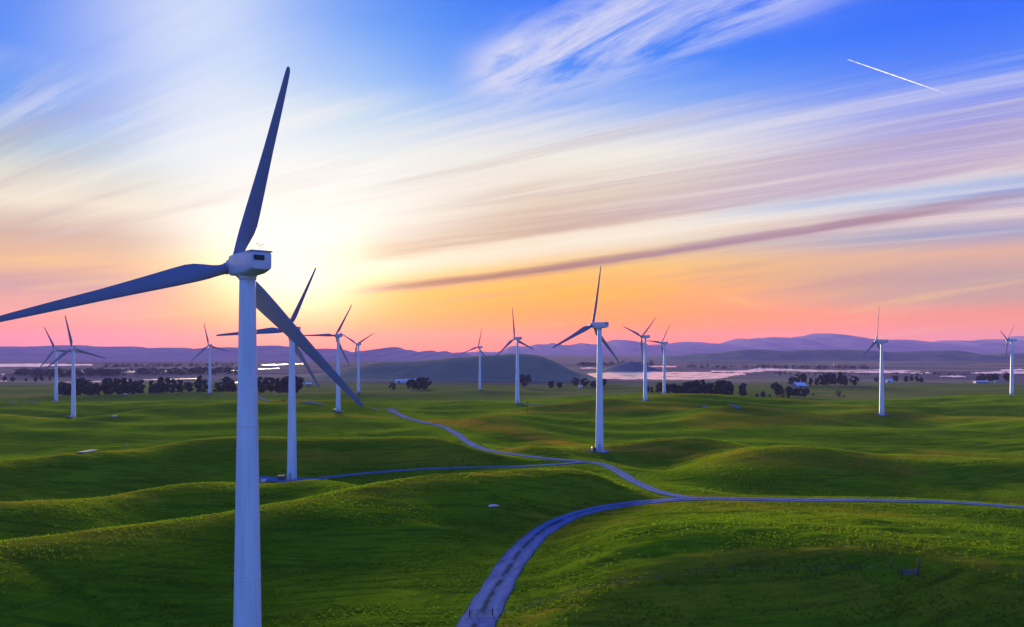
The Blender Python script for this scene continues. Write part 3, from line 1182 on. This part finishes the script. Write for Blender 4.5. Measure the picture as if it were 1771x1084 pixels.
def tree_meshes(seed, kind):
    """unit-height tree: (trunk bmesh, crown bmesh)"""
    rg = random.Random(seed)
    tb = bmesh.new()
    wide = {'round': 0.44, 'tall': 0.24, 'spread': 0.58, 'bush': 0.62, 'bare': 0.36}[kind]
    lowc = {'round': 0.08, 'tall': 0.06, 'spread': 0.22, 'bush': 0.02, 'bare': 0.12}[kind]
    tr = 0.022 if kind != 'bush' else 0.012
    add_rod(tb, (0, 0, -0.06), (rg.uniform(-.02, .02), 0, 0.42), tr * 1.3, tr * 0.8, 8)
    clumps = []
    nl = 16 if kind != 'bare' else 12
    for k in range(nl):
        a = rg.random() * 6.28
        hz = lowc + 0.10 + (0.86 - lowc) * (k + rg.random()) / nl
        prof = math.sin(math.pi * min(1, max(0.05, (hz - lowc * 0.6) / (1.06 - lowc * 0.6)))) ** 0.6
        rr = wide * prof * rg.uniform(0.25, 0.80)
        c = Vector((rr * math.cos(a), rr * math.sin(a), hz))
        clumps.append((c, wide * rg.uniform(0.26, 0.44) * (0.7 + 0.3 * prof)))
        if k % 2 == 0:
            z0 = min(0.40, hz * rg.uniform(0.4, 0.7))
            mid = Vector((c.x * 0.45, c.y * 0.45, z0 + (hz - z0) * 0.6))
            add_rod(tb, (0, 0, z0), mid, tr * 0.55, tr * 0.35, 6)
            add_rod(tb, mid, c, tr * 0.35, tr * 0.12, 5)
    cb = bmesh.new()
    ls = 0.050 if kind != 'bare' else 0.05
    per = 62 if kind != 'bare' else 34
    for c, r in clumps:
        for _ in range(per):
            d = Vector((rg.gauss(0, 1), rg.gauss(0, 1), rg.gauss(0, 0.75)))
            d.normalize()
            p = c + d * r * rg.random() ** 0.45
            p.z = max(p.z, lowc * 0.5 + 0.02)
            n = (d + Vector((rg.gauss(0, .6), rg.gauss(0, .6), rg.gauss(0, .6)))).normalized()
            u = n.orthogonal().normalized()
            w = n.cross(u)
            s = ls * rg.uniform(0.6, 1.4)
            if kind == 'bare':
                q = [p + u * s * 0.12 - w * s * 2, p - u * s * 0.12 - w * s * 2, p - u * s * 0.05 + w * s * 2, p + u * s * 0.05 + w * s * 2]
            else:
                q = [p - u * s - w * s * .3, p + u * s * .2 - w * s, p + u * s + w * s * .2, p - u * s * .3 + w * s]
            cb.faces.new([cb.verts.new(x) for x in q])
    return tb, cb


TREE_KINDS = {}
for kind, seeds in (('round', (1, 2, 3)), ('tall', (4, 5, 6)), ('spread', (7, 8)), ('bush', (9, 10)), ('bare', (11, 12))):
    for sd in seeds:
        tb, cb = tree_meshes(sd, kind)
        m1, m2 = bpy.data.meshes.new('trunk'), bpy.data.meshes.new('crown')
        tb.to_mesh(m1); tb.free(); cb.to_mesh(m2); cb.free()
        m1.materials.append(M_BARK)
        m2.materials.append(M_TWIG if kind == 'bare' else M_LEAF)
        TREE_KINDS.setdefault(kind, []).append((m1, m2))


def tree(u, vb, hpx, kind, label, group=None, Y=None, cat='tree', wide=1.0):
    if Y is None:
        x, y = hit(u, vb)
        z = Hs(x, y)
    else:
        x, y = (u - CU) / F * Y, Y
        z = Hs(x, y)
    h = hpx * y / F
    top = ZC - (vb - hpx - CV) / F * y
    h = max(top - z, 1.0) * 1.04
    wide *= random.uniform(0.95, 1.3) if kind in ('round', 'tall') else 1.0
    t = thing('bush' if cat == 'bush' else 'tree', label, cat, (x, y, z - 0.05), random.random() * 6.28, group)
    m1, m2 = random.choice(TREE_KINDS[kind])
    h *= random.uniform(0.84, 1.12)
    for nm, me in (('trunk', m1), ('crown', m2)):
        o = bpy.data.objects.new(nm, me)
        COL.objects.link(o)
        o.parent = t
        o.scale = (h * wide, h * wide, h)
    return t


ORD = ['first', 'second', 'third', 'fourth', 'fifth', 'sixth', 'seventh', 'eighth', 'ninth', 'tenth', 'eleventh', 'twelfth', 'thirteenth', 'fourteenth', 'fifteenth', 'sixteenth', 'seventeenth', 'eighteenth', 'nineteenth', 'twentieth',
       'twenty-first', 'twenty-second', 'twenty-third', 'twenty-fourth', 'twenty-fifth', 'twenty-sixth', 'twenty-seventh', 'twenty-eighth']


def row(spec, where, group, Y=None, kinds=('round', 'tall', 'round')):
    spec = sorted(spec, key=lambda q: q[0])
    for i, sp in enumerate(spec):
        u, vb, h = sp[:3]
        kd = sp[3] if len(sp) > 3 else random.choice(kinds)
        yy = None if Y is None else Y + random.uniform(-18, 18)
        lab = f'{ORD[i]} from the left among the dark trees {where}'
        tree(u, vb, h, kd, lab, group, yy)


row([(108, 684, 21), (117, 684, 20), (128, 684, 22), (139, 684, 26), (150, 684, 22), (160, 684, 21), (170, 683, 24), (181, 683, 26), (192, 683, 26), (203, 683, 25), (213, 683, 27), (223, 682, 24), (233, 682, 22), (243, 682, 27, 'tall'),
     (261, 682, 26, 'tall'), (270, 681, 20), (279, 681, 28), (290, 681, 29), (300, 681, 25), (312, 681, 27, 'tall'), (326, 681, 22), (343, 681, 28, 'tall'), (352, 680, 20, 'bush'), (379, 680, 18, 'bush')],
    'of the long row at left', 'row of trees behind the left turbines', Y=915)
row([(393, 681, 26), (403, 681, 25), (453, 680, 24), (470, 679, 25), (479, 678, 28, 'tall'), (485, 678, 22), (494, 678, 22, 'round'), (503, 678, 25), (515, 679, 26)],
    'beside the two nearest towers', 'trees behind the two nearest towers', Y=950)
row([(679, 671, 8, 'bush'), (706, 671, 15), (714, 671, 14), (722, 671, 15), (730, 671, 16), (737, 671, 19)], 'below the two white sheds', 'trees below the white sheds', Y=1060)
row([(905, 670, 19, 'round'), (913, 661, 11, 'bush'), (931, 658, 6, 'bush'), (953, 672, 14, 'round'), (968, 672, 12, 'round'), (995, 667, 12, 'round'), (1011, 669, 13, 'round'), (1027, 670, 10, 'bush'), (1045, 669, 14, 'round')],
    'scattered before the round hill', 'scattered trees before the round hill')
row([(1118, 686, 18), (1127, 687, 21), (1137, 687, 22), (1147, 687, 23), (1157, 687, 22), (1166, 687, 24), (1175, 687, 23), (1184, 687, 26), (1193, 687, 25), (1202, 687, 27), (1211, 687, 28), (1220, 687, 27), (1230, 687, 27), (1240, 687, 31, 'tall'), (1249, 687, 25), (1257, 687, 26), (1264, 687, 24)],
    'of the dense clump right of centre', 'dense clump right of centre', Y=905)
row([(1285, 687, 22, 'round'), (1309, 689, 9, 'bush'), (1320, 689, 11, 'bush'), (1331, 690, 8, 'bush')], 'just right of the dense clump', 'small trees right of the dense clump', Y=880)
row([(1344, 682, 17, 'spread'), (1354, 691, 11, 'bush'), (1366, 683, 12, 'spread'), (1376, 685, 13, 'spread'), (1392, 684, 14, 'spread'), (1386, 692, 20, 'bare'), (1363, 692, 9, 'bush')], 'of the loose group before the barn', 'loose group in front of the barn', Y=865)
row([(1369, 667, 15, 'round'), (1381, 665, 17), (1391, 666, 19, 'tall'), (1402, 667, 13), (1412, 667, 14), (1423, 667, 18), (1433, 667, 19), (1443, 667, 20), (1453, 667, 22, 'tall'), (1461, 667, 17), (1477, 667, 17, 'round')],
    'of the thick grove behind the barn', 'grove behind the barn', Y=1180)
row([(1516, 659, 6, 'bush'), (1549, 660, 10, 'round'), (1567, 660, 10, 'round'), (1577, 660, 11, 'tall'), (1586, 660, 10, 'tall'), (1594, 660, 8, 'bush')], 'by the small house at right', 'trees by the small right house', Y=1310)
row([(1693, 659, 10, 'round'), (1700, 659, 12, 'round'), (1712, 659, 12, 'round'), (1721, 659, 12, 'round'), (1744, 659, 12, 'round')], 'near the far right edge', 'trees near the right edge', Y=1330)
tree(1450, 691, 16, 'bare', 'bare purple grey bush standing alone on the pasture below the grove', cat='bush', wide=1.3, Y=868)
tree(1460, 691, 8, 'bare', 'tiny bare bush beside the larger bare bush', cat='bush', Y=868)
tree(1407, 684, 4, 'bush', 'tiny dark bush on the pasture between barn trees and the bare bush', cat='bush')
row([(8, 661, 9), (22, 661, 9), (45, 662, 7, 'bush'), (62, 660, 9), (72, 660, 9), (86, 658, 8)], 'on the purple marsh at the far left', 'trees on the left marsh', Y=1330)
# the long dark wood across the left marsh: far off, one mass
rgm = np.random.default_rng(5)


def far_wood(name, u0, u1, v0, v1, hgt, n, label):
    bm = bmesh.new()
    for _ in range(n):
        u = rgm.uniform(u0, u1)
        f = (u - u0) / (u1 - u0)
        v = rgm.uniform(*((v0[0] + (v1[0] - v0[0]) * f, v0[1] + (v1[1] - v0[1]) * f)))
        x, y = on_level(u, v, PLAIN)
        h = hgt * rgm.uniform(0.55, 1.25)
        for _ in range(46):
            p = Vector((x + rgm.normal(0, 0.33) * h, y + rgm.normal(0, 0.33) * h, PLAIN + h * rgm.uniform(0.03, 1.0) ** 0.8))
            nn = Vector(rgm.normal(0, 1, 3)).normalized()
            a = nn.orthogonal().normalized()
            b = nn.cross(a)
            s = h * 0.13 * rgm.uniform(.6, 1.4)
            bm.faces.new([bm.verts.new(q) for q in (p - a * s, p - b * s, p + a * s, p + b * s)])
    o = obj(name, bm, M_LEAF)
    o['kind'] = 'stuff'
    o['label'] = label
    return o


far_wood('distant_wood', 30, 420, (644, 653), (640, 647), 9.0, 330, 'long dark wood lying across the purple marsh at the left')
far_wood('distant_wood', 1190, 1500, (634, 637), (636, 639), 8.0, 90, 'thin dark wood beyond the lake below the far hills')
far_wood('distant_wood', 1000, 1130, (628, 634), (628, 634), 9.0, 90, 'dark scrub on the flats behind the central lake')
far_wood('distant_wood', 1330, 1771, (646, 650), (646, 650), 4.0, 110, 'low dark reeds along the near shore of the right lake')
far_wood('distant_wood', 180, 420, (632, 637), (630, 634), 8.0, 90, 'faint scrub on the far marsh behind the left lake')

# ------------------------------------------------------------------ farm buildings
M_ROOF = plain_mat('pale_metal_roof', (0.52, 0.53, 0.56), 0.35, 0.0, 0.06, 0.3)
M_SIDING = plain_mat('pale_siding', (0.60, 0.58, 0.60), 0.7)
M_SIDED = plain_mat('grey_siding', (0.22, 0.20, 0.22), 0.8)


def barn(name, label, cat, u, vb, Y, w, d, h, rise, rz, wall):
    x, y = (u - CU) / F * Y, Y
    z = max(Hs(x, y), PLAIN)
    z = ZC - (vb - CV) / F * Y if abs(ZC - (vb - CV) / F * Y - z) < 8 and Y > 1380 else z
    o = thing(name, label, cat, (x, y, z - 0.3), rz)
    bm = bmesh.new()
    add_box(bm, (0, 0, h / 2), (w, d, h))
    vs = [bm.verts.new(c) for c in ((-w / 2, -d / 2, h), (-w / 2, d / 2, h), (-w / 2, 0, h + rise), (w / 2, -d / 2, h), (w / 2, d / 2, h), (w / 2, 0, h + rise))]
    bm.faces.new((vs[0], vs[2], vs[1])); bm.faces.new((vs[3], vs[4], vs[5]))
    obj('wall', bm, wall, o)
    bm = bmesh.new()
    ov = 0.5
    for s in (-1, 1):
        L = math.hypot(d / 2 + ov, rise * (1 + 2 * ov / d))
        a = math.atan2(rise, d / 2)
        m = Matrix.Translation((0, s * (d / 4 + ov / 2), h + rise / 2 - rise * ov / d + 0.12)) @ Matrix.Rotation(-s * a, 4, 'X')
        bmesh.ops.create_cube(bm, size=1.0, matrix=m @ Matrix.Diagonal((w + 2 * ov, L, 0.12, 1)))
    obj('roof', bm, M_ROOF, o)
    bm = bmesh.new()
    add_box(bm, (-w * 0.15, -d / 2 - 0.02, h * 0.42), (w * 0.22, 0.06, h * 0.84))
    obj('door', bm, M_DARK, o)
    for k in (0.18, 0.34):
        bm = bmesh.new()
        add_box(bm, (w * k, -d / 2 - 0.02, h * 0.55), (w * 0.08, 0.06, h * 0.3))
        obj('window', bm, M_DARK, o)
    return o


barn('shed', 'long white shed, left of two on the dark hill foot', 'shed', 693, 657, 1290, 17, 9, 3.2, 2.2, 0.10, M_SIDING)
barn('shed', 'long white shed, right of two on the dark hill foot', 'shed', 711, 656.5, 1300, 18, 9, 3.4, 2.4, 0.02, M_SIDING)
barn('barn', 'barn with a bright pale slanting roof under the thick grove', 'barn', 1382, 668, 1130, 17, 13, 2.6, 4.4, 0.35, M_SIDED)
barn('farmhouse', 'small pale farmhouse right of the lone right turbine', 'house', 1538, 660, 1300, 9, 7, 3.2, 2.4, -0.2, M_SIDING)
barn('barn', 'long low pale roofed barn near the right edge below the trees', 'barn', 1697, 662, 1270, 20, 8, 2.2, 1.8, -0.08, M_SIDED)
barn('shed', 'tiny white shed right of the long low barn', 'shed', 1722, 660, 1300, 4.5, 4, 2.6, 1.0, 0.1, M_SIDING)
barn('farmhouse', 'small grey house among the dark trees behind the large tower', 'house', 534, 664, 1180, 8, 6, 2.8, 2.2, 0.3, M_SIDED)
barn('shed', 'tiny shed beside the scattered trees before the round hill', 'shed', 1004, 667, 1120, 4.5, 4, 2.2, 1.2, 0.2, M_SIDING)

# ------------------------------------------------------------------ fences, gate, poles
M_WOOD = plain_mat('weathered_wood', (0.03, 0.027, 0.028), 0.9, var=0.3)
M_WOODG = plain_mat('grey_board', (0.075, 0.08, 0.09), 0.9, var=0.3)
M_WIRE = plain_mat('rusty_wire', (0.06, 0.05, 0.05), 0.7)


def fence(label, pts, gap, ph=1.25):
    P = dense([hit(*p) for p in pts], 20)
    seg = np.concatenate([[0], np.cumsum(np.hypot(*np.diff(P, axis=0).T))])
    n = max(2, int(seg[-1] / gap))
    q = np.linspace(0, seg[-1], n + 1)
    L = np.stack([np.interp(q, seg, P[:, 0]), np.interp(q, seg, P[:, 1])], 1)
    o = thing('wire_fence', label, 'fence', (L[0, 0], L[0, 1], Hs(*L[0])))
    x0, y0, z0 = o.location
    tops = []
    bm = bmesh.new()
    add_rod(bm, (0, 0, -0.3), (0, 0, ph), 0.07, 0.06, 7)
    pm = bpy.data.meshes.new('post')
    bm.to_mesh(pm); bm.free()
    pm.materials.append(M_WOOD)
    for x, y in L:
        z = Hs(x, y)
        p = obj('post', pm, None, o)
        p.location = (x - x0, y - y0, z - z0)
        p.rotation_euler = (random.gauss(0, .05), random.gauss(0, .05), 0)
        p.scale = (1, 1, random.uniform(.85, 1.1))
        tops.append(Vector((x - x0, y - y0, z - z0)))
    bm = bmesh.new()
    for a, b in zip(tops, tops[1:]):
        for hh in (0.35, 0.7, 1.05):
            add_rod(bm, a + Vector((0, 0, hh)), b + Vector((0, 0, hh)), 0.012, n=4)
    obj('wire', bm, M_WIRE, o)
    return o


fence('sagging wire fence along the dark bank in the right foreground', [(872, 1068), (985, 1030), (1100, 1009), (1265, 990), (1450, 986), (1566, 990)], 7.0)


def gate():
    x, y = hit(832, 1066)
    o = thing('farm_gate', 'low dark barred gate across the gravel road at the bottom edge', 'gate', (x, y, Hs(x, y) + 0.05), R(3))
    for sx in (-1.8, 1.8):
        bm = bmesh.new()
        add_rod(bm, (sx, 0, -0.3), (sx, 0, 1.2), 0.10, 0.09, 10)
        obj('post', bm, M_WOOD, o)
    bm = bmesh.new()
    for hh in (0.25, 0.45, 0.65, 0.85, 1.05):
        add_rod(bm, (-1.68, 0, hh), (1.68, 0, hh), 0.022, n=8)
    for sx in (-1.66, -0.55, 0.62, 1.66):
        add_rod(bm, (sx, 0, 0.22), (sx, 0, 1.08), 0.026, n=8)
    obj('gate_frame', bm, M_WIRE, o)
    return o


gate()


def wing():
    x, y = hit(1588, 996)
    z = Hs(x, y)
    o = thing('wooden_brace', 'weathered grey board panel leaning on a dark post at the right end of the bank', 'fence panel', (x, y, z), R(160))
    bm = bmesh.new()
    add_rod(bm, (0, 0, -0.3), (0, 0, 1.3), 0.15, 0.13, 10)
    obj('post', bm, M_WOOD, o)
    for k in range(4):
        bm = bmesh.new()
        add_box(bm, (1.25, 0, 0.25 + 0.24 * k), (2.4, 0.05, 0.17), Matrix.Rotation(R(10), 3, 'Y').to_quaternion())
        obj('board', bm, M_WOODG, o)
    bm = bmesh.new()
    add_rod(bm, (2.4, 0, -0.3), (2.4, 0, 0.9), 0.09, 0.08, 8)
    obj('post', bm, M_WOOD, o)
    return o


wing()


def pole(label, u, v, h, arm=True):
    x, y = hit(u, v)
    o = thing('utility_pole', label, 'pole', (x, y, Hs(x, y)))
    bm = bmesh.new()
    add_rod(bm, (0, 0, -0.5), (0, 0, h), 0.16, 0.11, 10)
    obj('shaft', bm, M_WOOD, o)
    if arm:
        bm = bmesh.new()
        add_box(bm, (0, -0.16, h - 0.6), (1.8, 0.12, 0.12))
        obj('crossarm', bm, M_WOOD, o)
    return o


pole('thin dark pole standing in the green right of the turbine before the round hill', 912, 713, 7.0)
pole('thin dark pole on the slope above the weathered board panel', 1589, 982, 1.9, False)
pole('thin dark stake in the grass left of the weathered board panel', 1541, 984, 1.7, False)


# ------------------------------------------------------------------ aircraft trail, far above the haze
def contrail():
    a = Vector(at_dist(1466, 102.5, 6000))
    b = Vector(at_dist(1655, 168, 6300))
    m, t, bs = new_mat('ice_trail')
    t.nodes.remove(bs)
    tc = t.nodes.new('ShaderNodeTexCoord')
    u, v, _ = sep(t, tc.outputs['UV'])
    df = t.nodes.new('ShaderNodeBsdfDiffuse')
    df.inputs['Color'].default_value = (0.95, 0.95, 0.95, 1)
    tl = t.nodes.new('ShaderNodeBsdfTranslucent')
    tl.inputs['Color'].default_value = (0.95, 0.95, 0.95, 1)
    ad = t.nodes.new('ShaderNodeMixShader')
    t.links.new(df.outputs[0], ad.inputs[1])
    t.links.new(tl.outputs[0], ad.inputs[2])
    tr = t.nodes.new('ShaderNodeBsdfTransparent')
    mx = t.nodes.new('ShaderNodeMixShader')
    fac = (1.0 - u.step(0.35, 1.0)) * (noise(t, xyz(t, u * 40.0, v), 1.0, 3).step(0.2, 0.6) * 0.35 + 0.35)
    t.links.new(fac.s, mx.inputs[0])
    t.links.new(tr.outputs[0], mx.inputs[1])
    t.links.new(ad.outputs[0], mx.inputs[2])
    t.links.new(mx.outputs[0], t.nodes['Material Output'].inputs['Surface'])
    n, k = 90, 12
    d = (b - a).normalized()
    s1 = d.cross(Vector((0, 0, 1))).normalized()
    s2 = d.cross(s1)
    cc, uv = [], []
    for i in range(n):
        f = i / (n - 1)
        r = 1.0 + 2.0 * min(1, f * 4) + 0.4 * math.sin(i * 0.9) + 0.3 * math.sin(i * 2.3)
        if f > 0.7:
            r *= 1 - 0.6 * (f - 0.7) / 0.3
        c = a.lerp(b, f)
        for j in range(k):
            an = 2 * math.pi * j / (k - 1)
            p = c + (s1 * math.cos(an) + s2 * math.sin(an)) * r
            cc.append(tuple(p)); uv.append((f, j / (k - 1)))
    o = obj('contrail', grid_mesh('contrail', np.array(cc), n, k, uv=np.array(uv)), m)
    tag(o, 'short white aircraft trail slanting down in the blue sky at upper right', 'contrail')


contrail()

# ------------------------------------------------------------------ haze
bm = bmesh.new()
add_box(bm, (0, 7000, 153), (33600, 15000, 336))
m, t, b = new_mat('haze')
t.nodes.remove(b)
pv = t.nodes.new('ShaderNodeVolumePrincipled')
pv.inputs['Color'].default_value = (0.42, 0.33, 0.78, 1)
pv.inputs['Density'].default_value = 3.3e-5
pv.inputs['Anisotropy'].default_value = 0.0
t.links.new(pv.outputs[0], t.nodes['Material Output'].inputs['Volume'])
hz = obj('haze', bm, m)
hz['kind'] = 'stuff'


# ------------------------------------------------------------------ sky
def build_world():
    w = bpy.data.worlds.new('World')
    scene.world = w
    w.use_nodes = True
    t = w.node_tree
    bg = t.nodes['Background']
    tc = t.nodes.new('ShaderNodeTexCoord')
    x, y, z = sep(t, tc.outputs['Generated'])
    hl = (x * x + y * y).sqrt().max(1e-4)
    tan = z / hl                                   # tangent of the elevation
    az = x.atan2(y)                                # azimuth from +Y
    e = (tan / 0.6).max(0.0).min(1.0)              # ramp position
    P = lambda *st: [(a / 0.6, c) for a, c in st]
    # columns of sky colour at four azimuths round the sunset, and the dusk-blue sky opposite
    left = ramp(t, e, P((0, (272, 124, 112)), (.02, (268, 136, 104)), (.045, (240, 160, 140)), (.07, (205, 155, 155)), (.095, (240, 186, 140)), (.125, (212, 176, 158)), (.16, (240, 226, 205)), (.19, (216, 214, 204)), (.22, (160, 190, 215)), (.26, (90, 152, 240)), (.33, (58, 132, 246)), (.6, (40, 95, 225))))
    near = ramp(t, e, P((0, (318, 116, 0)), (.018, (318, 138, 0)), (.045, (300, 166, 0)), (.07, (282, 188, 30)), (.10, (258, 228, 150)), (.14, (255, 250, 238)), (.22, (244, 246, 242)), (.28, (195, 218, 240)), (.33, (150, 190, 246)), (.40, (95, 155, 246)), (.6, (40, 95, 225))))
    cent = ramp(t, e, P((0, (300, 118, 10)), (.015, (300, 132, 0)), (.045, (288, 154, 0)), (.075, (272, 180, 35)), (.10, (254, 198, 98)), (.135, (238, 210, 172)), (.165, (226, 200, 172)), (.20, (232, 215, 196)), (.24, (238, 234, 222)), (.27, (205, 214, 232)), (.305, (130, 172, 244)), (.35, (62, 136, 248)), (.43, (40, 118, 248)), (.6, (35, 85, 215))))
    rite = ramp(t, e, P((0, (268, 138, 108)), (.02, (262, 144, 100)), (.04, (250, 150, 118)), (.055, (206, 160, 146)), (.08, (196, 164, 160)), (.105, (228, 176, 152)), (.125, (158, 160, 196)), (.145, (212, 184, 188)), (.168, (140, 164, 222)), (.19, (188, 164, 204)), (.23, (176, 168, 218)), (.265, (140, 154, 236)), (.30, (84, 134, 248)), (.36, (50, 112, 252)), (.6, (30, 78, 225))))
    back = ramp(t, e, P((0, (132, 152, 245)), (.1, (126, 162, 255)), (.3, (112, 154, 252)), (.6, (78, 122, 236))))
    c = mixc(t, az.step(-0.47, -0.30), left, near)
    c = mixc(t, az.step(-0.22, 0.06), c, cent)
    c = mixc(t, az.step(0.10, 0.52), c, rite)
    aab = az.abs()
    # cirrus streaks on a level cloud sheet, drawn out along one bearing
    zz = z.max(0.03)
    px, py = x / zz, y / zz
    ca, sa = math.cos(R(-50)), math.sin(R(-50))
    al = px * sa + py * ca
    ac = px * ca - py * sa
    wrp = noise(t, xyz(t, al * 0.10, ac * 0.5), 1.0, 3) - 0.5
    ac2 = ac + wrp * 0.5
    st1 = noise(t, xyz(t, al * 0.10, ac2 * 1.35), 1.0, 7, 0.62)
    st2 = noise(t, xyz(t, al * 0.22 + 9.0, ac2 * 4.2), 1.0, 7, 0.66)
    st3 = noise(t, xyz(t, az * 3.0, tan * 60.0 - az * 8.0), 1.0, 6, 0.6)
    st4 = noise(t, xyz(t, az * 5.0 + 4.0, tan * 190.0 - az * 22.0), 1.0, 5, 0.6)
    mid = tan.step(0.10, 0.16) * (1.0 - tan.step(0.27, 0.33))
    low = 1.0 - tan.step(0.09, 0.14)
    c = mixc(t, st1.step(0.48, 0.68) * mid * 0.58, c, lin((252, 244, 232)))
    c = mixc(t, (1.0 - st1.step(0.32, 0.50)) * mid * 0.5, c, lin((186, 160, 172)))
    c = mixc(t, st2.step(0.48, 0.68) * mid * 0.4, c, lin((250, 240, 235)))
    c = mixc(t, (1.0 - st3.step(0.30, 0.52)) * low * tan.step(0.03, 0.07) * 0.42, c, lin((198, 140, 142)))
    c = mixc(t, st3.step(0.54, 0.72) * low * 0.38, c, lin((255, 206, 120)))
    c = mixc(t, st4.step(0.55, 0.75) * low * tan.step(0.0, 0.05) * 0.30, c, lin((255, 190, 130)))
    # long named bands: two dark streaks running out to the right from the sun, with bright gaps
    j = (st4 - 0.5) * 0.010 + (noise(t, xyz(t, az * 4.0, 1.7), 1.0, 4) - 0.5) * 0.012
    l1 = tan - (az * 0.125 + 0.0945) + j
    on1 = az.step(-0.24, -0.14)
    c = mixc(t, l1.gauss(0.026, 0.014) * on1 * 0.60, c, lin((255, 246, 228)))
    thick = az.step(-0.1, 0.35, 0.0048, 0.0062)
    d1 = (((l1 / thick) * (l1 / thick)) * -1.0).exp()
    c = mixc(t, d1 * on1 * az.step(0.66, 0.40) * 0.92, c, mixc(t, az.step(-0.2, 0.3), lin((165, 100, 60)), lin((168, 130, 150))))
    l2 = tan - (az * 0.15 + 0.137 - az * az * 0.10) + j
    a2 = l2.step(-0.006, 0.006) * (1.0 - l2.step(0.005, 0.055))
    c = mixc(t, a2 * on1 * (st4.step(0.2, 0.7) * 0.35 + 0.28) * (1.0 - tan.step(0.2, 0.26)), c, mixc(t, az.step(-0.2, 0.35), lin((196, 140, 92)), lin((184, 160, 190))))
    c = mixc(t, l2.gauss(-0.010, 0.007) * az.step(0.15, 0.4) * 0.6, c, lin((142, 172, 226)))
    # feathery high cirrus across the upper middle
    cw, sw = math.cos(R(-34)), math.sin(R(-34))
    fw = noise(t, xyz(t, (px * sw + py * cw) * 0.8 + wrp * 3.0, (px * cw - py * sw) * 3.4), 1.0, 8, 0.70, 0.5)
    w1 = tan - (az * 0.44 + 0.366)
    w2 = tan - (az * 0.30 + 0.318)
    env = w1.gauss(0.0, 0.036) * az.step(-0.10, 0.0) * az.step(0.34, 0.16)
    env2 = w2.gauss(0.010, 0.040) * az.step(-0.08, 0.02) * az.step(0.56, 0.32)
    c = mixc(t, (env * 0.85 + env2 * 0.9).min(1.0) * fw.step(0.30, 0.60) * 0.9, c, lin((216, 218, 242)))
    # veil above the sun
    veil = az.gauss(-0.37, 0.13) * tan.step(0.16, 0.24) * (st1.step(0.25, 0.60) * 0.45 + 0.45) * (1.0 - tan.step(0.34, 0.62) * 0.4)
    c = mixc(t, veil * 0.8, c, lin((236, 241, 250)))
    # small lit wisp low in the middle right
    wl = tan - (0.0575 - (az - 0.275) * 0.34 + (noise(t, xyz(t, az * 30.0, 3.0), 1.0, 3) - 0.5) * 0.012)
    c = mixc(t, wl.gauss(0.0, 0.0042) * az.gauss(0.272, 0.022) * 0.85, c, lin((255, 178, 92)))
    # glare round the sun
    sd = (math.sin(SUN_AZ) * math.cos(SUN_EL), math.cos(SUN_AZ) * math.cos(SUN_EL), math.sin(SUN_EL))
    sg = (az + 0.265) / 0.085
    su = (tan - 0.084) / 0.046
    core = ((sg * sg + su * su) * -1.0).exp()
    sg = (az + 0.27) / 0.16
    su = (tan - 0.150) / 0.066
    wide = ((sg * sg + su * su) * -1.0).exp()
    c = mixc(t, wide * 0.38, c, (1.02, 0.98, 0.90))
    # opposite sky
    c = mixc(t, aab.step(0.75, 1.9), c, back)
    n = t.nodes.new('ShaderNodeVectorMath')
    n.operation = 'SCALE'
    t.links.new(c, n.inputs[0])
    bk = aab.step(0.9, 2.2) * 0.55 + 1.0
    lowg = (1.0 - tan.step(0.02, 0.11)) * az.gauss(-0.12, 0.40) * 0.28
    t.links.new((bk + core * 0.4 + lowg).s, n.inputs['Scale'])
    c = mixc(t, core * 0.8, n.outputs[0], (1.5, 1.36, 1.02))
    # the physical dusk sky underneath it all
    sky = t.nodes.new('ShaderNodeTexSky')
    sky.sky_type = 'NISHITA'
    sky.sun_disc = False
    sky.sun_elevation = SUN_EL
    sky.sun_rotation = SUN_AZ
    sc = t.nodes.new('ShaderNodeVectorMath')
    sc.operation = 'SCALE'
    t.links.new(sky.outputs[0], sc.inputs[0])
    sc.inputs['Scale'].default_value = 0.004
    ad = t.nodes.new('ShaderNodeVectorMath')
    ad.operation = 'ADD'
    t.links.new(c, ad.inputs[0])
    t.links.new(sc.outputs[0], ad.inputs[1])
    g = mixc(t, tan.step(-0.03, 0.0), (0.10, 0.09, 0.14), ad.outputs[0])
    t.links.new(g, bg.inputs['Color'])
    bg.inputs['Strength'].default_value = 0.25
    w.cycles.sampling_method = 'MANUAL'
    w.cycles.sample_map_resolution = 1024


build_world()

sun = bpy.data.lights.new('sun', 'SUN')
sun.energy = 4.1
sun.angle = R(14.0)
sun.color = (1.0, 0.80, 0.42)
so = bpy.data.objects.new('sun', sun)
COL.objects.link(so)
sd = Vector((math.sin(SUN_AZ) * math.cos(SUN_EL), math.cos(SUN_AZ) * math.cos(SUN_EL), math.sin(SUN_EL)))
so.rotation_euler = (-sd).to_track_quat('-Z', 'Y').to_euler()
so.location = sd * 500

# ------------------------------------------------------------------ camera and render settings
cam = bpy.data.cameras.new('camera')
cam.sensor_width = 36.0
cam.lens = 36.0 * F / 1771.0
cam.shift_y = (CV - 542.0) / 1771.0
cam.clip_start = 0.5
cam.clip_end = 60000
camo = bpy.data.objects.new('camera', cam)
COL.objects.link(camo)
camo.location = (0, 0, ZC)
camo.rotation_euler = (R(90), 0, 0)
scene.camera = camo

scene.render.engine = 'CYCLES'
scene.view_settings.view_transform = 'Standard'
scene.view_settings.look = 'None'
scene.view_settings.exposure = 2.0
scene.view_settings.gamma = 1
scene.cycles.use_denoising = True
scene.cycles.max_bounces = 6
scene.cycles.volume_bounces = 1
scene.cycles.transparent_max_bounces = 8
scene.cycles.sample_clamp_indirect = 2
scene.cycles.sample_clamp_direct = 1.2
